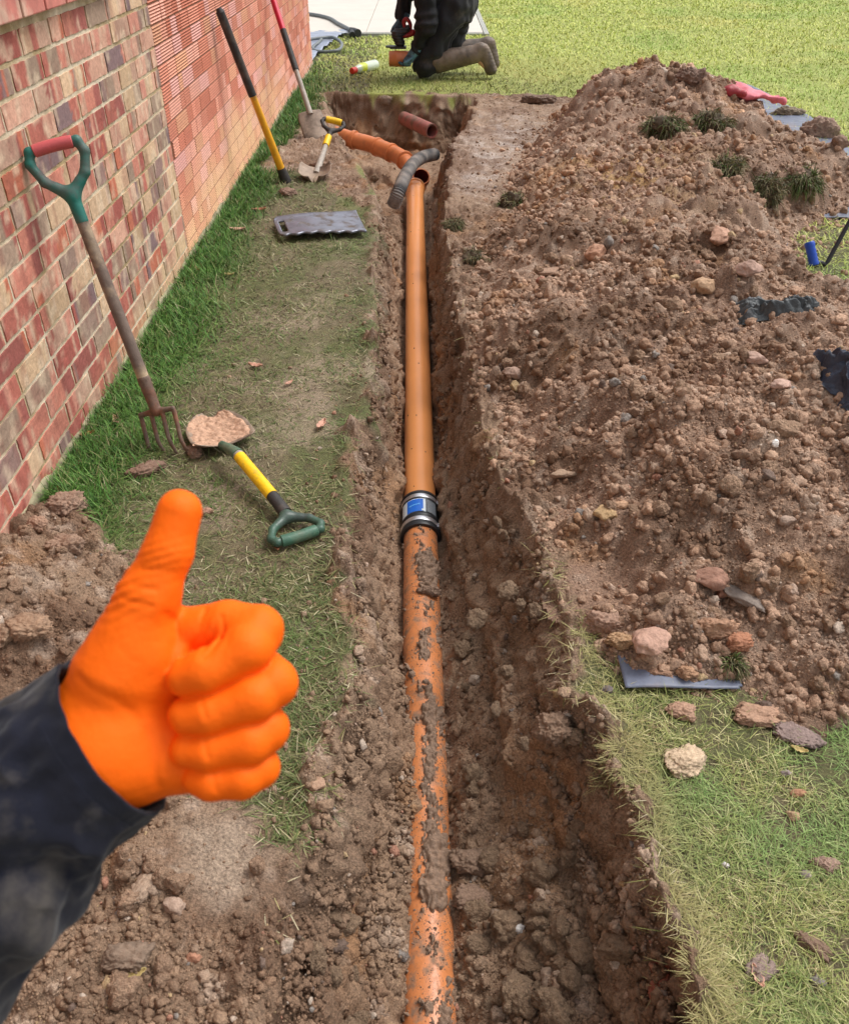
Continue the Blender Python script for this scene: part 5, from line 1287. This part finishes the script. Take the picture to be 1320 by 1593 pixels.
for k, a in enumerate([(182, 659, .028, 'pinkish dead leaf beside the wall left of the fork', 1), (136, 680, .026, 'orange brown leaf tucked against the wall base', 0), (370, 361, .045, 'curled pale brown leaf on the grass left of the grey board', 1), (403, 330, .04, 'brown leaf on the grass between the board and the wall', 2),
    (307, 422, .03, 'rusty leaf in the long grass by the wall', 0), (357, 430, .022, 'small yellowish leaf in the grass by the wall', 3), (398, 573, .03, 'pale leaf trodden into the muddy strip', 1), (500, 666, .032, 'pinkish leaf on the grass strip left of the trench', 1),
    (1240, 1172, .018, 'yellow leaf on the grass by the flat purplish lump', 3), (122, 726, .018, 'small brown leaf at the wall foot below the orange one', 2), (97, 768, .022, 'brown leaf on the soil at the end of the plinth', 2), (432, 855, .022, 'dull leaf on the grass below the shovel handle', 2),
    (212, 1524, .02, 'yellow dead leaf on the soil at the lower left', 3), (1175, 1525, .02, 'pale leaf scrap in the bottom right grass', 1), (585, 1060, .02, 'pale straw coloured scrap on the left slope of the trench', 1), (450, 600, .02, 'light leaf fragment on the trodden strip', 1), (340, 1012, .02, 'pale scrap of leaf hidden behind the glove', 1)][:-1]):
    leaf(*a, 800 + k)

# dark cloth and film poking out of the heap
m_cloth = M_('muddy_dark_film', lin(66, 70, 72), rough=.4, var=.3, vsc=12, col2=lin(150, 148, 150), m2sc=6, m2lo=.5, m2hi=.75, bump=.8, bsc=30, bdist=.01)
def film(px, py, hx_, hy_, hump, label, seed, rot, mat):
    p0 = hit(px, py); n1_, n2_ = 110, 80; U, W_ = np.meshgrid(np.linspace(-1, 1, n1_), np.linspace(-1, 1, n2_))
    c, s_ = math.cos(rot), math.sin(rot); lx = U * hx_ * (1 + .12 * fbm(W_, U, .7, 3, seed)); ly = W_ * hy_ * (1 + .2 * fbm(U, W_, .6, 3, seed + 1))
    X = p0[0] + c * lx - s_ * ly; Y = p0[1] + s_ * lx + c * ly
    e = sstep(1, .55, np.maximum(np.abs(U), np.abs(W_)))
    fold3 = 1 - np.abs(fbm(U * 1.2 + W_ * .4, W_ * .5, .42, 3, seed + 2, .5)) * 3.2; f2_ = 1 - np.abs(fbm(U, W_, .2, 3, seed + 4, .55)) * 3
    Z = interp_grid(hx, hy, HZ, np.full_like(X, p0[0]) * .5 + X * .5, Y) - .012 + e * (hump * (.45 + .55 * np.clip(fold3, -1, 1)) + .005 * f2_ + hump * .6)
    lx_ = fbm(U, W_, .3, 3, seed + 6) * .02
    o = mesh_np('plastic_scrap', np.stack([X + lx_, Y, Z], -1).reshape(-1, 3), grid_faces(n1_, n2_), mat); m = o.modifiers.new('s', 'SOLIDIFY'); m.thickness = .0015
    return tag(o, label, 'plastic scrap')
film(1208, 490, .165, .065, .045, 'crumpled dark grey film half buried in the top of the heap', 31, -.1, m_cloth)
m_cloth2 = M_('blue_black_film', lin(48, 56, 74), rough=.32, var=.3, vsc=12, col2=lin(96, 104, 122), m2sc=14, m2lo=.5, m2hi=.7, bump=.9, bsc=40, bdist=.01)
film(1322, 595, .085, .15, .06, 'blue black sheet folded up at the right edge of the heap', 37, .25, m_cloth2)
# pink work gloves dropped at the far edge
m_pink = M_('pink_rubber', lin(222, 118, 130), rough=.6, var=.2, bump=.5)
gp0 = hit(1168, 152) + np.array([0, 0, .02])
def pk(p):
    d = ell(p, gp0, (.12, .09, .028)); 
    for k in range(4): d = smin(d, rc(p, gp0 + np.array([.05, -.05 + k * .02, 0]), gp0 + np.array([.20 - .02 * abs(k - 1.5), -.14 + k * .04, -.02]), .022, .018), .012)
    d = smin(d, rc(p, gp0 + np.array([-.04, 0, 0]), gp0 + np.array([-.13, .06, .01]), .05, .055), .02)
    return d + .016 * vn3(p * 16, 5) + .006 * vn3(p * 36, 6)
v, f = nets(pk, gp0 - .3, gp0 + .3, .008); tag(mesh_np('work_glove', v, f, m_pink), 'crumpled pink rubber glove lying on the far right edge of the sheet', 'work glove')
gp1 = hit(1136, 146) + np.array([0, 0, .02])
v, f = nets(lambda p: smin(ell(p, gp1, (.06, .05, .04)), rc(p, gp1, gp1 + np.array([.07, -.05, -.01]), .03, .022), .02) + .005 * vn3(p * 30, 9), gp1 - .15, gp1 + .15, .006)
tag(mesh_np('work_glove', v, f, M_('dark_red_rubber', lin(160, 52, 60), rough=.5, bump=.3)), 'small dark red balled glove left of the pink glove', 'work glove')
# blue grip and black rod
m_bg = M_('blue_grip_rubber', lin(24, 74, 176), rough=.4, var=.1, bump=.15)
b0 = P(1266, 413, .01); b1 = PY(1258, 376, b0[1] + .05)
hd_ = empty('tool_handle', b0, 'blue rubber grip and thin black steel rod on the grass at the right edge', 'tool handle')
mb = MB(); prof_tube(mb, b0, b1, [(0, .012), (.002, .022), (.012, .024)] + [(.02 + k * .01, .0225 if k % 2 else .0205) for k in range(int(np.linalg.norm(b1 - b0) * 100 - 3))] + [(np.linalg.norm(b1 - b0) - .008, .024), (np.linalg.norm(b1 - b0), .019), (np.linalg.norm(b1 - b0), .001)], 20)
under(mb.build('grip', m_bg), hd_)
r0 = P(1284, 412, .01); r1 = PY(1345, 300, r0[1] + .1)
under(MB().tube([r0, r1], .010, 10).tube([b0 + [0, 0, .01], P(1276, 408, .02), r0], .01, 8).build('rod', m_tblk), hd_)
